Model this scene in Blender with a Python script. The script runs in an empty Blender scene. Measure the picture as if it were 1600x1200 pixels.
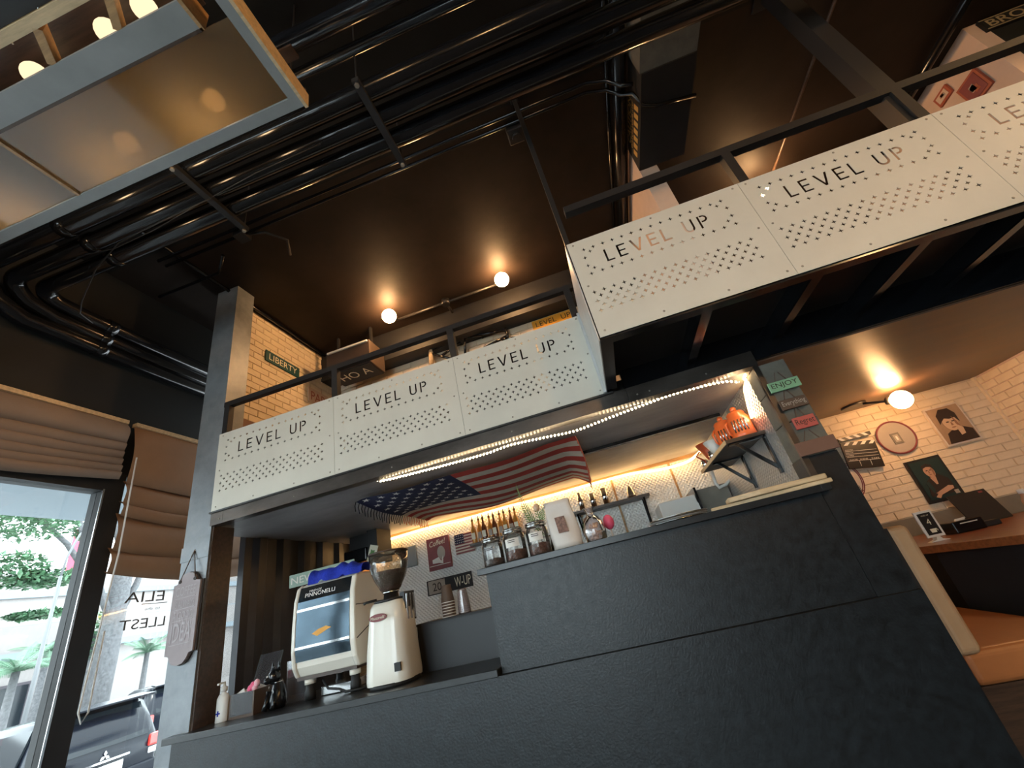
import bpy, bmesh, math, random
from mathutils import Vector, Matrix
random.seed(7)
PI = math.pi
S = bpy.context.scene
COL = S.collection

# ------------------------------------------------------------------ camera
F = 641.0
YAW, PIT, ROL = math.radians(-9.3), math.radians(26.09), math.radians(-13.37)
CAM = Vector((0, 0, 1.36))
_f = Vector((math.sin(YAW) * math.cos(PIT), math.cos(YAW) * math.cos(PIT), math.sin(PIT)))
_r = Vector((math.cos(YAW), -math.sin(YAW), 0))
_u = _r.cross(_f)
R_ = _r * math.cos(ROL) + _u * math.sin(ROL)
U_ = -_r * math.sin(ROL) + _u * math.cos(ROL)
cd = bpy.data.cameras.new('camera')
cam = bpy.data.objects.new('camera', cd)
COL.objects.link(cam)
m3 = Matrix((R_, U_, -_f)).transposed()
cam.matrix_world = Matrix.Translation(CAM) @ m3.to_4x4()
cd.sensor_width = 36.0
cd.lens = F / 1600 * 36.0
cd.clip_start = 0.02
cd.clip_end = 200
S.camera = cam


def at(px, py, ax, v):
    """point seen at (px,py) of the 1600x1200 frame on the plane axis=value (measuring aid)"""
    d = R_ * (px - 800) - U_ * (py - 600) + _f * F
    t = (v - CAM[ax]) / d[ax]
    return CAM + d * t


# ------------------------------------------------------------------ world, sun, exposure
W = bpy.data.worlds.new('world')
S.world = W
W.use_nodes = True
wn = W.node_tree
bg = wn.nodes['Background']
bg.inputs[0].default_value = (0.84, 0.94, 1.0, 1)
bg.inputs[1].default_value = 3.0
sd = bpy.data.lights.new('sun', 'SUN')
sd.energy = 0.8
sd.angle = 0.02
sd.color = (1.0, 0.96, 0.88)
sun = bpy.data.objects.new('sun', sd)
sun.rotation_euler = (math.radians(28), math.radians(-22), 0)
COL.objects.link(sun)
pd = bpy.data.lights.new('window_portal', 'AREA')
pd.shape = 'RECTANGLE'
pd.size = 9.2
pd.size_y = 2.8
pd.cycles.is_portal = True
po = bpy.data.objects.new('window_portal', pd)
po.location = (-3.95, -0.7, 1.4)
po.rotation_euler = (PI / 2, 0, -PI / 2)
COL.objects.link(po)
pd2 = bpy.data.lights.new('added_window_portal', 'AREA')
pd2.shape = 'RECTANGLE'
pd2.size = 3.5
pd2.size_y = 3.3
pd2.cycles.is_portal = True
po2 = bpy.data.objects.new('added_window_portal', pd2)
po2.location = (-1.95, -5.75, 1.75)
po2.rotation_euler = (PI / 2, 0, PI)
COL.objects.link(po2)
S.view_settings.view_transform = 'Standard'
S.view_settings.look = 'None'
S.view_settings.gamma = 1.0
S.view_settings.use_curve_mapping = False
S.view_settings.exposure = 1.5

# ------------------------------------------------------------------ materials
MATS = {}


def pm(name, col, rough=0.5, metal=0.0, var=0.0, scale=6.0, bump=0.0, bscale=60.0, col2=None, spec=0.5,
       trans=0.0, emit=None, estr=0.0, alpha=1.0, stretch=None, sub=0.0, coat=0.0, rvar=0.0):
    m = bpy.data.materials.new(name)
    m.use_nodes = True
    nt = m.node_tree
    b = nt.nodes['Principled BSDF']
    c4 = (*col, 1)
    b.inputs['Base Color'].default_value = c4
    b.inputs['Roughness'].default_value = rough
    b.inputs['Metallic'].default_value = metal
    b.inputs['Specular IOR Level'].default_value = spec
    if trans: b.inputs['Transmission Weight'].default_value = trans
    if coat: b.inputs['Coat Weight'].default_value = coat
    if alpha < 1: b.inputs['Alpha'].default_value = alpha
    if emit:
        b.inputs['Emission Color'].default_value = (*emit, 1)
        b.inputs['Emission Strength'].default_value = estr
    if var or bump or col2 or rvar:
        tc = nt.nodes.new('ShaderNodeTexCoord')
        src = tc.outputs['Object']
        if stretch:
            mp = nt.nodes.new('ShaderNodeMapping')
            mp.inputs['Scale'].default_value = stretch
            nt.links.new(src, mp.inputs['Vector'])
            src = mp.outputs['Vector']
        if var or col2 or rvar:
            n = nt.nodes.new('ShaderNodeTexNoise')
            n.inputs['Scale'].default_value = scale
            n.inputs['Detail'].default_value = 6
            n.inputs['Roughness'].default_value = 0.65
            nt.links.new(src, n.inputs['Vector'])
            if var or col2:
                r = nt.nodes.new('ShaderNodeValToRGB')
                r.color_ramp.elements[0].position = 0.32
                r.color_ramp.elements[1].position = 0.68
                c2 = col2 if col2 else tuple(max(0, c * (1 - var)) for c in col)
                r.color_ramp.elements[0].color = (*c2, 1)
                r.color_ramp.elements[1].color = (*(min(1, c * (1 + (0 if col2 else var))) for c in col), 1)
                nt.links.new(n.outputs['Fac'], r.inputs['Fac'])
                nt.links.new(r.outputs['Color'], b.inputs['Base Color'])
            if rvar:
                mr = nt.nodes.new('ShaderNodeMapRange')
                mr.inputs['To Min'].default_value = max(0.02, rough - rvar)
                mr.inputs['To Max'].default_value = min(1, rough + rvar)
                nt.links.new(n.outputs['Fac'], mr.inputs['Value'])
                nt.links.new(mr.outputs['Result'], b.inputs['Roughness'])
        if bump:
            n2 = nt.nodes.new('ShaderNodeTexNoise')
            n2.inputs['Scale'].default_value = bscale
            n2.inputs['Detail'].default_value = 3
            nt.links.new(src, n2.inputs['Vector'])
            bp = nt.nodes.new('ShaderNodeBump')
            bp.inputs['Strength'].default_value = bump
            bp.inputs['Distance'].default_value = 0.01
            nt.links.new(n2.outputs['Fac'], bp.inputs['Height'])
            nt.links.new(bp.outputs['Normal'], b.inputs['Normal'])
    MATS[name] = m
    return m


def emat(name, col, strength):
    m = bpy.data.materials.new(name)
    m.use_nodes = True
    nt = m.node_tree
    for n in list(nt.nodes): nt.nodes.remove(n)
    e = nt.nodes.new('ShaderNodeEmission')
    e.inputs[0].default_value = (*col, 1)
    e.inputs[1].default_value = strength
    o = nt.nodes.new('ShaderNodeOutputMaterial')
    nt.links.new(e.outputs[0], o.inputs[0])
    MATS[name] = m
    return m


def gmat(name, tint=(1, 1, 1), refl=0.5, rough=0.02, diff=0.0, dcol=(0.8, 0.8, 0.8), translucent=False):
    """thin clear sheet or vessel wall: see-through, fresnel reflection, optional dust"""
    m = bpy.data.materials.new(name)
    m.use_nodes = True
    nt = m.node_tree
    for n in list(nt.nodes): nt.nodes.remove(n)
    t = nt.nodes.new('ShaderNodeBsdfTransparent')
    t.inputs[0].default_value = (*tint, 1)
    g = nt.nodes.new('ShaderNodeBsdfGlossy')
    g.inputs['Roughness'].default_value = rough
    fr = nt.nodes.new('ShaderNodeFresnel')
    fr.inputs[0].default_value = 1.5
    mul = nt.nodes.new('ShaderNodeMath')
    mul.operation = 'MULTIPLY'
    mul.inputs[1].default_value = refl
    nt.links.new(fr.outputs[0], mul.inputs[0])
    mx = nt.nodes.new('ShaderNodeMixShader')
    nt.links.new(mul.outputs[0], mx.inputs[0])
    out = nt.nodes.new('ShaderNodeOutputMaterial')
    base = t
    if diff > 0:
        d = nt.nodes.new('ShaderNodeBsdfTranslucent' if translucent else 'ShaderNodeBsdfDiffuse')
        d.inputs[0].default_value = (*dcol, 1)
        m2 = nt.nodes.new('ShaderNodeMixShader')
        m2.inputs[0].default_value = diff
        nt.links.new(t.outputs[0], m2.inputs[1])
        nt.links.new(d.outputs[0], m2.inputs[2])
        base = m2
    nt.links.new(base.outputs[0], mx.inputs[1])
    nt.links.new(g.outputs[0], mx.inputs[2])
    nt.links.new(mx.outputs[0], out.inputs[0])
    MATS[name] = m
    return m


def diamond_plate(name, col, metal=0.3, rough=0.35):
    m = pm(name, col, rough, metal, var=0.06, scale=3)
    nt = m.node_tree
    b = nt.nodes['Principled BSDF']
    tc = nt.nodes.new('ShaderNodeTexCoord')
    sp = nt.nodes.new('ShaderNodeSeparateXYZ')
    nt.links.new(tc.outputs['Object'], sp.inputs[0])
    add = nt.nodes.new('ShaderNodeMath'); add.operation = 'ADD'      # x+y : works on walls facing either axis
    nt.links.new(sp.outputs[0], add.inputs[0]); nt.links.new(sp.outputs[1], add.inputs[1])
    outs = []
    ua = nt.nodes.new('ShaderNodeMath'); ua.operation = 'ADD'
    va = nt.nodes.new('ShaderNodeMath'); va.operation = 'SUBTRACT'
    for q in (ua, va):
        nt.links.new(add.outputs[0], q.inputs[0]); nt.links.new(sp.outputs[2], q.inputs[1])
    for src in (ua.outputs[0], va.outputs[0]):
        mu = nt.nodes.new('ShaderNodeMath'); mu.operation = 'MULTIPLY'; mu.inputs[1].default_value = PI / 0.042
        sn = nt.nodes.new('ShaderNodeMath'); sn.operation = 'SINE'
        nt.links.new(src, mu.inputs[0]); nt.links.new(mu.outputs[0], sn.inputs[0]); outs.append(sn.outputs[0])
    pr = nt.nodes.new('ShaderNodeMath'); pr.operation = 'MULTIPLY'
    nt.links.new(outs[0], pr.inputs[0]); nt.links.new(outs[1], pr.inputs[1])
    ab = nt.nodes.new('ShaderNodeMath'); ab.operation = 'ABSOLUTE'; nt.links.new(pr.outputs[0], ab.inputs[0])
    pw = nt.nodes.new('ShaderNodeMath'); pw.operation = 'POWER'; pw.inputs[1].default_value = 1.6
    nt.links.new(ab.outputs[0], pw.inputs[0])
    bp = nt.nodes.new('ShaderNodeBump'); bp.inputs['Strength'].default_value = 0.9; bp.inputs['Distance'].default_value = 0.006
    nt.links.new(pw.outputs[0], bp.inputs['Height']); nt.links.new(bp.outputs[0], b.inputs['Normal'])
    return m


pm('ceiling_paint', (0.020, 0.0135, 0.010), 0.55, var=0.45, scale=1.6, bump=0.12, bscale=9, rvar=0.1, spec=0.2)
pm('ceiling_black', (0.008, 0.007, 0.006), 0.55, var=0.4, scale=1.6, spec=0.25)
pm('black_paint', (0.006, 0.007, 0.009), 0.17)
pm('black_matt', (0.012, 0.012, 0.013), 0.6, var=0.3, scale=4)
pm('rail_paint', (0.022, 0.021, 0.021), 0.35)
pm('dark_wall', (0.006, 0.007, 0.0065), 0.7, var=0.3, scale=3)
pm('pillar_steel', (0.22, 0.24, 0.26), 0.42, 0.25, var=0.3, scale=3, rvar=0.12, bump=0.08, bscale=14)
pm('beam_steel', (0.10, 0.085, 0.075), 0.33, 0.75, var=0.4, scale=5, rvar=0.15, stretch=(0.4, 1, 1))
pm('panel_white', (0.64, 0.62, 0.54), 0.42, 0.0, var=0.05, scale=2.5, rvar=0.08)
pm('panel_edge', (0.60, 0.61, 0.60), 0.35, 0.3, var=0.1)
pm('screw_steel', (0.35, 0.32, 0.27), 0.4, 0.8)
pm('counter_slate', (0.0050, 0.0085, 0.0115), 0.40, spec=0.5, var=0.65, scale=22, bump=0.12, bscale=90, rvar=0.12)
pm('counter_edge', (0.018, 0.020, 0.022), 0.3, var=0.2)
pm('concrete', (0.14, 0.13, 0.105), 0.75, var=0.25, scale=7, bump=0.1, bscale=40)
pm('plaster_grey', (0.20, 0.195, 0.19), 0.7, var=0.15, scale=2)
pm('bar_ceiling', (0.30, 0.285, 0.29), 0.45, var=0.35, scale=1.6, stretch=(0.6, 1.5, 1), rvar=0.1)
pm('nook_ceiling', (0.115, 0.066, 0.042), 0.38, var=0.45, scale=2.2, stretch=(0.5, 2.0, 1), rvar=0.1)
pm('brick_cream', (0.74, 0.62, 0.45), 0.75, var=0.07, scale=5, bump=0.25, bscale=50)
pm('brick_joint', (0.66, 0.53, 0.37), 0.85, var=0.1)
pm('wall_pink', (0.62, 0.46, 0.36), 0.75, var=0.08, scale=3)
pm('wainscot', (0.20, 0.185, 0.15), 0.55, var=0.1)
diamond_plate('diamond_plate', (0.78, 0.78, 0.76), 0.25, 0.38)
diamond_plate('diamond_plate_steel', (0.62, 0.64, 0.66), 0.7, 0.3)
pm('corrugated', (0.030, 0.031, 0.036), 0.4, 0.2, var=0.3, scale=4)
pm('wood_warm', (0.42, 0.24, 0.10), 0.45, var=0.3, scale=5, stretch=(1, 8, 8))
pm('wood_pale', (0.62, 0.45, 0.26), 0.5, var=0.2, scale=6, stretch=(1, 8, 8))
pm('wood_dark', (0.06, 0.035, 0.022), 0.4, var=0.4, scale=5, stretch=(1, 9, 9))
pm('wood_table', (0.24, 0.075, 0.025), 0.3, var=0.3, scale=5, stretch=(1, 8, 8), coat=0.3)
pm('leather_tan', (0.42, 0.155, 0.05), 0.42, var=0.1, scale=4, bump=0.05, bscale=120)
pm('leather_beige', (0.46, 0.30, 0.17), 0.5, var=0.08, scale=4)
pm('steel', (0.62, 0.62, 0.62), 0.22, 1.0)
pm('steel_grey', (0.27, 0.275, 0.27), 0.5, 0.1, var=0.12, scale=3, rvar=0.08)
pm('chrome', (0.8, 0.8, 0.8), 0.08, 1.0)
pm('enamel', (0.80, 0.77, 0.68), 0.22, coat=0.5)
pm('rubber', (0.012, 0.012, 0.012), 0.6)
pm('mirror_blue', (0.085, 0.12, 0.15), 0.10, 0.9, var=0.25, scale=3)
pm('coffee_beans', (0.055, 0.022, 0.014), 0.45, var=0.5, scale=90, bump=0.8, bscale=110)
pm('coffee_red', (0.13, 0.035, 0.018), 0.5, var=0.5, scale=80, bump=0.8, bscale=100)
pm('white_plain', (0.80, 0.79, 0.76), 0.5)
pm('paper', (0.75, 0.73, 0.68), 0.7)
pm('red_cloth', (0.46, 0.045, 0.03), 0.8, var=0.08, scale=12, bump=0.1)
pm('white_cloth', (0.66, 0.57, 0.47), 0.8, var=0.08, scale=12, bump=0.1)
pm('navy_cloth', (0.012, 0.016, 0.06), 0.8, var=0.1, scale=12, bump=0.1)
pm('fringe_dark', (0.012, 0.012, 0.02), 0.85)
pm('fringe_red', (0.40, 0.09, 0.05), 0.85)
pm('blind_cloth', (0.33, 0.185, 0.10), 0.75, var=0.07, scale=4, bump=0.06, bscale=150)
pm('blind_cloth_grey', (0.27, 0.20, 0.155), 0.75, var=0.07, scale=4, bump=0.06, bscale=150)
pm('green_sign', (0.006, 0.065, 0.072), 0.45)
pm('yellow_sign', (0.80, 0.36, 0.03), 0.45)
pm('ink', (0.03, 0.02, 0.015), 0.6)
pm('grey_ink', (0.10, 0.09, 0.085), 0.6)
pm('cream_ink', (0.85, 0.80, 0.62), 0.5)
pm('red_ink', (0.36, 0.085, 0.045), 0.5)
pm('pale_green', (0.30, 0.42, 0.36), 0.5)
pm('mint_sign', (0.22, 0.45, 0.27), 0.5, var=0.1)
pm('brown_sign', (0.10, 0.06, 0.04), 0.55, var=0.15)
pm('red_sign', (0.52, 0.10, 0.08), 0.5, var=0.08)
pm('plum_board', (0.19, 0.095, 0.065), 0.55, var=0.1)
pm('mauve_plaque', (0.34, 0.29, 0.30), 0.6, var=0.06)
pm('plaque_ink', (0.44, 0.40, 0.42), 0.6)
pm('orange_enamel', (0.85, 0.16, 0.035), 0.3, coat=0.4)
pm('orange_plastic', (0.55, 0.09, 0.03), 0.4)
pm('blue_towel', (0.008, 0.03, 0.42), 0.85, var=0.25, scale=20, bump=0.5, bscale=70)
pm('leaf_green', (0.10, 0.22, 0.06), 0.5, var=0.3, scale=10)
pm('pouch', (0.66, 0.61, 0.56), 0.45, var=0.05, bump=0.3, bscale=6)
pm('pouch_print', (0.22, 0.12, 0.09), 0.6, var=0.7, scale=60)
pm('pink', (0.85, 0.12, 0.25), 0.4)
pm('pink_pale', (0.85, 0.45, 0.50), 0.4)
pm('maroon', (0.22, 0.045, 0.05), 0.5, var=0.12)
pm('amber', (0.55, 0.24, 0.05), 0.2, coat=0.5)
pm('amber_dark', (0.16, 0.05, 0.02), 0.2, coat=0.5)
pm('cork', (0.18, 0.10, 0.05), 0.7)
pm('poster_black', (0.015, 0.014, 0.014), 0.4)
pm('poster_teal', (0.012, 0.035, 0.035), 0.5)
pm('skin_print', (0.52, 0.30, 0.20), 0.55)
pm('skin_sepia', (0.60, 0.42, 0.28), 0.55)
pm('sepia_ground', (0.36, 0.24, 0.15), 0.6, var=0.15)
pm('shade_print', (0.30, 0.15, 0.09), 0.6)
pm('hair_print', (0.03, 0.018, 0.012), 0.6)
pm('board_grey', (0.40, 0.35, 0.30), 0.5, var=0.05)
pm('caution_yellow', (0.62, 0.36, 0.10), 0.5)
pm('plastic_white', (0.75, 0.74, 0.70), 0.35)
pm('cup_brown', (0.10, 0.065, 0.045), 0.6)
pm('acrylic_dark', (0.009, 0.010, 0.013), 0.45)
pm('broadway_ink', (0.34, 0.27, 0.15), 0.6)
pm('carton', (0.06, 0.038, 0.026), 0.6, var=0.1)
gmat('clear_glass', (0.97, 0.98, 0.98), 1.0, 0.02)
gmat('jar_glass', (0.90, 0.90, 0.88), 1.6, 0.03, 0.05, (0.8, 0.78, 0.72))
gmat('hopper_glass', (0.86, 0.80, 0.70), 1.6, 0.03, 0.06, (0.8, 0.7, 0.55))
gmat('window_glass', (0.95, 0.98, 0.98), 0.7, 0.01)
gmat('smoked_acrylic', (0.40, 0.33, 0.23), 2.2, 0.08, 0.82, (0.56, 0.49, 0.36), True)
gmat('acrylic_clear', (0.88, 0.88, 0.9), 1.5, 0.05, 0.08, (0.6, 0.6, 0.65))
gmat('plastic_bag', (0.85, 0.85, 0.87), 2.5, 0.12, 0.25, (0.75, 0.62, 0.60))
emat('globe_light', (1.0, 0.54, 0.23), 54)
emat('globe_fill', (1.0, 0.58, 0.25), 36)
emat('globe_hidden_fill', (1.0, 0.66, 0.36), 14)
emat('globe_soft', (1.0, 0.74, 0.45), 0.5)
emat('led_warm', (1.0, 0.58, 0.22), 5.5)
emat('globe_nook', (1.0, 0.52, 0.21), 26)
emat('led_dot', (1.0, 0.76, 0.45), 14)
# outside
pm('floor_grey', (0.10, 0.10, 0.10), 0.5, var=0.2, scale=3)
pm('asphalt', (0.40, 0.40, 0.40), 0.8, var=0.15)
pm('building_white', (0.27, 0.245, 0.235), 0.8, var=0.04)
pm('building_band', (0.20, 0.24, 0.27), 0.6)
pm('bark', (0.095, 0.095, 0.10), 0.85, var=0.4, scale=14, bump=0.6, bscale=30)
pm('leaf_bright', (0.09, 0.19, 0.10), 0.45, var=0.4, scale=2)
pm('leaf_blue', (0.10, 0.19, 0.12), 0.5, var=0.35, scale=2)
pm('car_paint', (0.006, 0.008, 0.014), 0.2, 0.0, spec=0.25)
pm('car_glass', (0.01, 0.014, 0.018), 0.08, spec=0.3)
pm('tail_red', (0.65, 0.03, 0.02), 0.15, coat=0.8)
pm('tail_clear', (0.75, 0.72, 0.72), 0.2)
pm('pole_grey', (0.12, 0.125, 0.13), 0.5)
pm('banner_red', (0.75, 0.10, 0.16), 0.6)
pm('planter_dark', (0.05, 0.04, 0.05), 0.6)


# ------------------------------------------------------------------ mesh helpers
class MB:
    def __init__(self, mat=None):
        self.v = []; self.f = []; self.mi = []; self.sm = []
        self.M = mat

    def add(self, vs, fs, mi=0, smooth=False):
        o = len(self.v)
        for p in vs:
            p = Vector(p)
            self.v.append(self.M @ p if self.M is not None else p)
        for f in fs:
            self.f.append([o + i for i in f]); self.mi.append(mi); self.sm.append(smooth)
        return self

    def box(self, x0, x1, y0, y1, z0, z1, mi=0):
        return self.add([(x0, y0, z0), (x1, y0, z0), (x1, y1, z0), (x0, y1, z0), (x0, y0, z1), (x1, y0, z1), (x1, y1, z1), (x0, y1, z1)],
                        [(0, 3, 2, 1), (4, 5, 6, 7), (0, 1, 5, 4), (1, 2, 6, 5), (2, 3, 7, 6), (3, 0, 4, 7)], mi)

    def bar(self, p, q, w, h, up=(0, 0, 1), mi=0):
        p, q = Vector(p), Vector(q)
        d = (q - p).normalized()
        up = Vector(up)
        if abs(d.dot(up)) > 0.98: up = Vector((0, 1, 0))
        s = d.cross(up).normalized() * w / 2
        t = s.cross(d).normalized() * h / 2
        vs = [p - s - t, p + s - t, p + s + t, p - s + t, q - s - t, q + s - t, q + s + t, q - s + t]
        return self.add(vs, [(0, 3, 2, 1), (4, 5, 6, 7), (0, 1, 5, 4), (1, 2, 6, 5), (2, 3, 7, 6), (3, 0, 4, 7)], mi)

    def tube(self, pts, r, n=10, mi=0, caps=True, smooth=True):
        pts = [Vector(p) for p in pts]
        rs = r if isinstance(r, (list, tuple)) else [r] * len(pts)
        vs = []; fs = []
        prev = None
        for i, p in enumerate(pts):
            d = (pts[min(i + 1, len(pts) - 1)] - pts[max(i - 1, 0)])
            d = d.normalized() if d.length > 1e-9 else Vector((0, 0, 1))
            if prev is None:
                a = Vector((0, 0, 1)) if abs(d.z) < 0.9 else Vector((1, 0, 0))
                s = d.cross(a).normalized()
            else:
                s = (prev - d * prev.dot(d)).normalized()
            prev = s
            t = d.cross(s)
            for k in range(n):
                an = 2 * PI * k / n
                vs.append(p + (s * math.cos(an) + t * math.sin(an)) * rs[i])
        for i in range(len(pts) - 1):
            for k in range(n):
                fs.append((i * n + k, i * n + (k + 1) % n, (i + 1) * n + (k + 1) % n, (i + 1) * n + k))
        self.add(vs, fs, mi, smooth)
        if caps:
            self.add(vs[:n], [tuple(range(n))[::-1]], mi)
            self.add(vs[-n:], [tuple(range(n))], mi)
        return self

    def lathe(self, prof, c=(0, 0, 0), n=24, mi=0, sx=1, sy=1, smooth=True):
        vs = []; fs = []
        for r, z in prof:
            for k in range(n):
                a = 2 * PI * k / n
                vs.append((c[0] + r * sx * math.cos(a), c[1] + r * sy * math.sin(a), c[2] + z))
        for i in range(len(prof) - 1):
            for k in range(n):
                fs.append((i * n + k, i * n + (k + 1) % n, (i + 1) * n + (k + 1) % n, (i + 1) * n + k))
        self.add(vs, fs, mi, smooth)
        if prof[0][0] > 1e-4: self.add(vs[:n], [tuple(range(n))[::-1]], mi)
        if prof[-1][0] > 1e-4: self.add(vs[-n:], [tuple(range(n))], mi)
        return self

    def ball(self, c, r, n=16, m=10, sc=(1, 1, 1), mi=0):
        prof = [(max(1e-5, math.sin(PI * i / m)), -math.cos(PI * i / m)) for i in range(m + 1)]
        vs = []; fs = []
        for a, z in prof:
            for k in range(n):
                t = 2 * PI * k / n
                vs.append((c[0] + r * sc[0] * a * math.cos(t), c[1] + r * sc[1] * a * math.sin(t), c[2] + r * sc[2] * z))
        for i in range(m):
            for k in range(n):
                fs.append((i * n + k, i * n + (k + 1) % n, (i + 1) * n + (k + 1) % n, (i + 1) * n + k))
        return self.add(vs, fs, mi, True)

    def prism(self, poly, o, a, b, h, mi=0):
        """2-D polygon (list of (s,t)) in plane o + s*a + t*b, extruded by vector h"""
        o, a, b, h = Vector(o), Vector(a), Vector(b), Vector(h)
        n = len(poly)
        v0 = [o + a * s + b * t for s, t in poly]
        v1 = [p + h for p in v0]
        fs = [tuple(range(n))[::-1], tuple(range(n, 2 * n))]
        for i in range(n):
            fs.append((i, (i + 1) % n, n + (i + 1) % n, n + i))
        return self.add(v0 + v1, fs, mi)

    def build(self, name, mat, parent=None, local=False, bevel=0.0, bseg=2, label=None):
        me = bpy.data.meshes.new(name)
        vs = self.v
        off = Vector((0, 0, 0))
        if parent is None:
            lo = [min(p[i] for p in vs) for i in range(3)]; hi = [max(p[i] for p in vs) for i in range(3)]
            off = Vector(((lo[0] + hi[0]) / 2, (lo[1] + hi[1]) / 2, lo[2]))
        elif not local:
            off = wloc(parent)
        me.from_pydata([tuple(p - off) for p in vs], [], self.f)
        mats = mat if isinstance(mat, (list, tuple)) else [mat]
        for k in mats: me.materials.append(MATS[k])
        for p, i, s in zip(me.polygons, self.mi, self.sm):
            p.material_index = i; p.use_smooth = s
        bm = bmesh.new(); bm.from_mesh(me)
        bmesh.ops.remove_doubles(bm, verts=bm.verts, dist=1e-5)
        bmesh.ops.recalc_face_normals(bm, faces=bm.faces)
        if bevel:
            es = [e for e in bm.edges if len(e.link_faces) == 2 and e.calc_face_angle(0) > 0.6]
            bmesh.ops.bevel(bm, geom=es, offset=bevel, segments=bseg, affect='EDGES', profile=0.5, clamp_overlap=True)
        bm.to_mesh(me); bm.free()
        o = bpy.data.objects.new(name, me)
        COL.objects.link(o)
        if parent is None: o.location = off
        else: o.parent = parent
        if label: o['label'] = label
        return o


def wloc(o):
    v = Vector((0, 0, 0))
    while o is not None:
        v += o.location; o = o.parent
    return v


def tag(o, label, cat, group=None):
    o['label'] = label; o['category'] = cat
    if group: o['group'] = group
    return o


def thing(name, label, cat, loc, rot=(0, 0, 0), group=None):
    o = bpy.data.objects.new(name, None)
    o.empty_display_size = 0.1
    o.location = loc; o.rotation_euler = rot
    COL.objects.link(o)
    return tag(o, label, cat, group)


def struct(o):
    o['kind'] = 'structure'
    return o


def copytree(o, parent=None):
    c = o.copy(); COL.objects.link(c); c.parent = parent
    for ch in list(o.children): copytree(ch, c)
    return c


def text(body, o, right, up, width=None, size=0.1, mat='ink', parent=None, local=False, depth=0.002, name='lettering', xs=1.0, shear=0.0, bold=0.0, label=None):
    """flat letters centred on o, running along right, standing along up"""
    cu = bpy.data.curves.new('t', 'FONT')
    cu.body = body; cu.size = 1.0; cu.align_x = 'CENTER'; cu.align_y = 'CENTER'; cu.shear = shear; cu.offset = bold
    cu.resolution_u = 3
    ob = bpy.data.objects.new('t', cu)
    me = bpy.data.meshes.new_from_object(ob)
    vs = [v.co.copy() for v in me.vertices]
    fs = [tuple(p.vertices) for p in me.polygons]
    x0 = min(v.x for v in vs); x1 = max(v.x for v in vs); y0 = min(v.y for v in vs); y1 = max(v.y for v in vs)
    sy = size / (y1 - y0)
    sx = (width / (x1 - x0)) if width else sy * xs
    right, up = Vector(right).normalized(), Vector(up).normalized()
    n = right.cross(up)
    o = Vector(o)
    b = MB()
    b.add([o + right * ((v.x - (x0 + x1) / 2) * sx) + up * ((v.y - (y0 + y1) / 2) * sy) + n * depth for v in vs], fs)
    bpy.data.objects.remove(ob); bpy.data.curves.remove(cu); bpy.data.meshes.remove(me)
    return b.build(name, mat, parent, local, label=label)


# ==================================================================== STRUCTURE
H = 4.65
GZ = -0.5
st = struct
st(MB().box(-3.85, 5.6, -5.5, 5.05, -0.1, 0).build('floor', 'floor_grey'))
st(MB().box(-3.85, 5.6, -5.5, 1.98, H, H + 0.12).build('ceiling', 'ceiling_black'))
st(MB().box(-3.85, 5.6, 1.98, 5.05, H, H + 0.12).build('ceiling_mezzanine', 'ceiling_paint'))
st(MB().box(-3.85, 5.6, -5.62, -5.5, 3.4, H).box(-0.2, 5.6, -5.62, -5.5, 0, 3.4).box(-3.85, -3.7, -5.62, -5.5, 0, 3.4).box(-3.7, -0.2, -5.62, -5.5, 0, 0.1).build('wall_rear', 'dark_wall'))
st(MB().box(-3.7, -0.2, -5.57, -5.56, 0.1, 3.4).build('added_window', 'window_glass'))  # unseen window added behind the camera for frontal daylight
for x in (-2.3,):
    st(MB().box(x, x + 0.07, -5.6, -5.5, 0.1, 3.4).build('trim_7', 'black_paint'))
st(MB().box(5.5, 5.62, -5.5, 2.84, 0, H).build('wall_right', 'dark_wall'))
# window wall on the left: header over the glass, solid ends
ww = MB().box(-3.85, -3.72, -5.5, 5.05, 2.84, H)
ww.box(-3.85, -3.72, -5.5, -5.2, 0, 2.84).box(-3.85, -3.72, 3.9, 5.05, 0, 2.84).box(-3.85, -3.72, -5.2, 3.9, 0, 0.12)
st(ww.build('wall_left', 'dark_wall'))
# lower back walls
st(MB().box(-3.24, 1.10, 4.95, 5.05, 0, 2.30).build('wall_bar_back', 'diamond_plate'))
wnb = st(MB().box(1.10, 3.95, 4.965, 5.05, 0, 2.40).build('wall_nook_back', 'brick_joint'))
st(MB().box(1.25, 3.9, 4.945, 4.966, 0.0, 1.175).build('trim_1', 'wainscot'))
wnr = st(MB().box(3.9, 4.02, 2.84, 5.05, 0, H).build('wall_nook_right', 'wall_pink'))
st(MB().box(4.02, 5.6, 2.84, 2.96, 0, H).build('wall_upper_right', 'dark_wall'))
st(MB().box(3.875, 3.9, 4.925, 4.965, 1.175, 2.30).build('trim_2', 'brick_cream'))
# bar side walls
st(MB().box(1.10, 1.24, 2.78, 4.95, 0, 2.30).build('wall_bar_right', 'diamond_plate_steel'))
cw = MB().box(-3.30, -3.24, 3.22, 5.05, 0, 2.32)
for k in range(6):
    y = 3.30 + k * 0.29
    cw.prism([(0, 0), (0.045, 0.04), (0.13, 0.04), (0.175, 0)], (-3.24, y, 0.9), (0, 1, 0), (1, 0, 0), (0, 0, 1.38))
st(cw.build('wall_bar_left', 'corrugated'))
st(MB().box(-3.20, 1.10, 4.905, 4.95, 2.255, 2.30).build('trim_3', 'wood_warm'))
st(MB().box(-3.24, -3.10, 4.80, 4.95, 0.9, 2.28).build('trim_4', 'wood_warm'))
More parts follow.
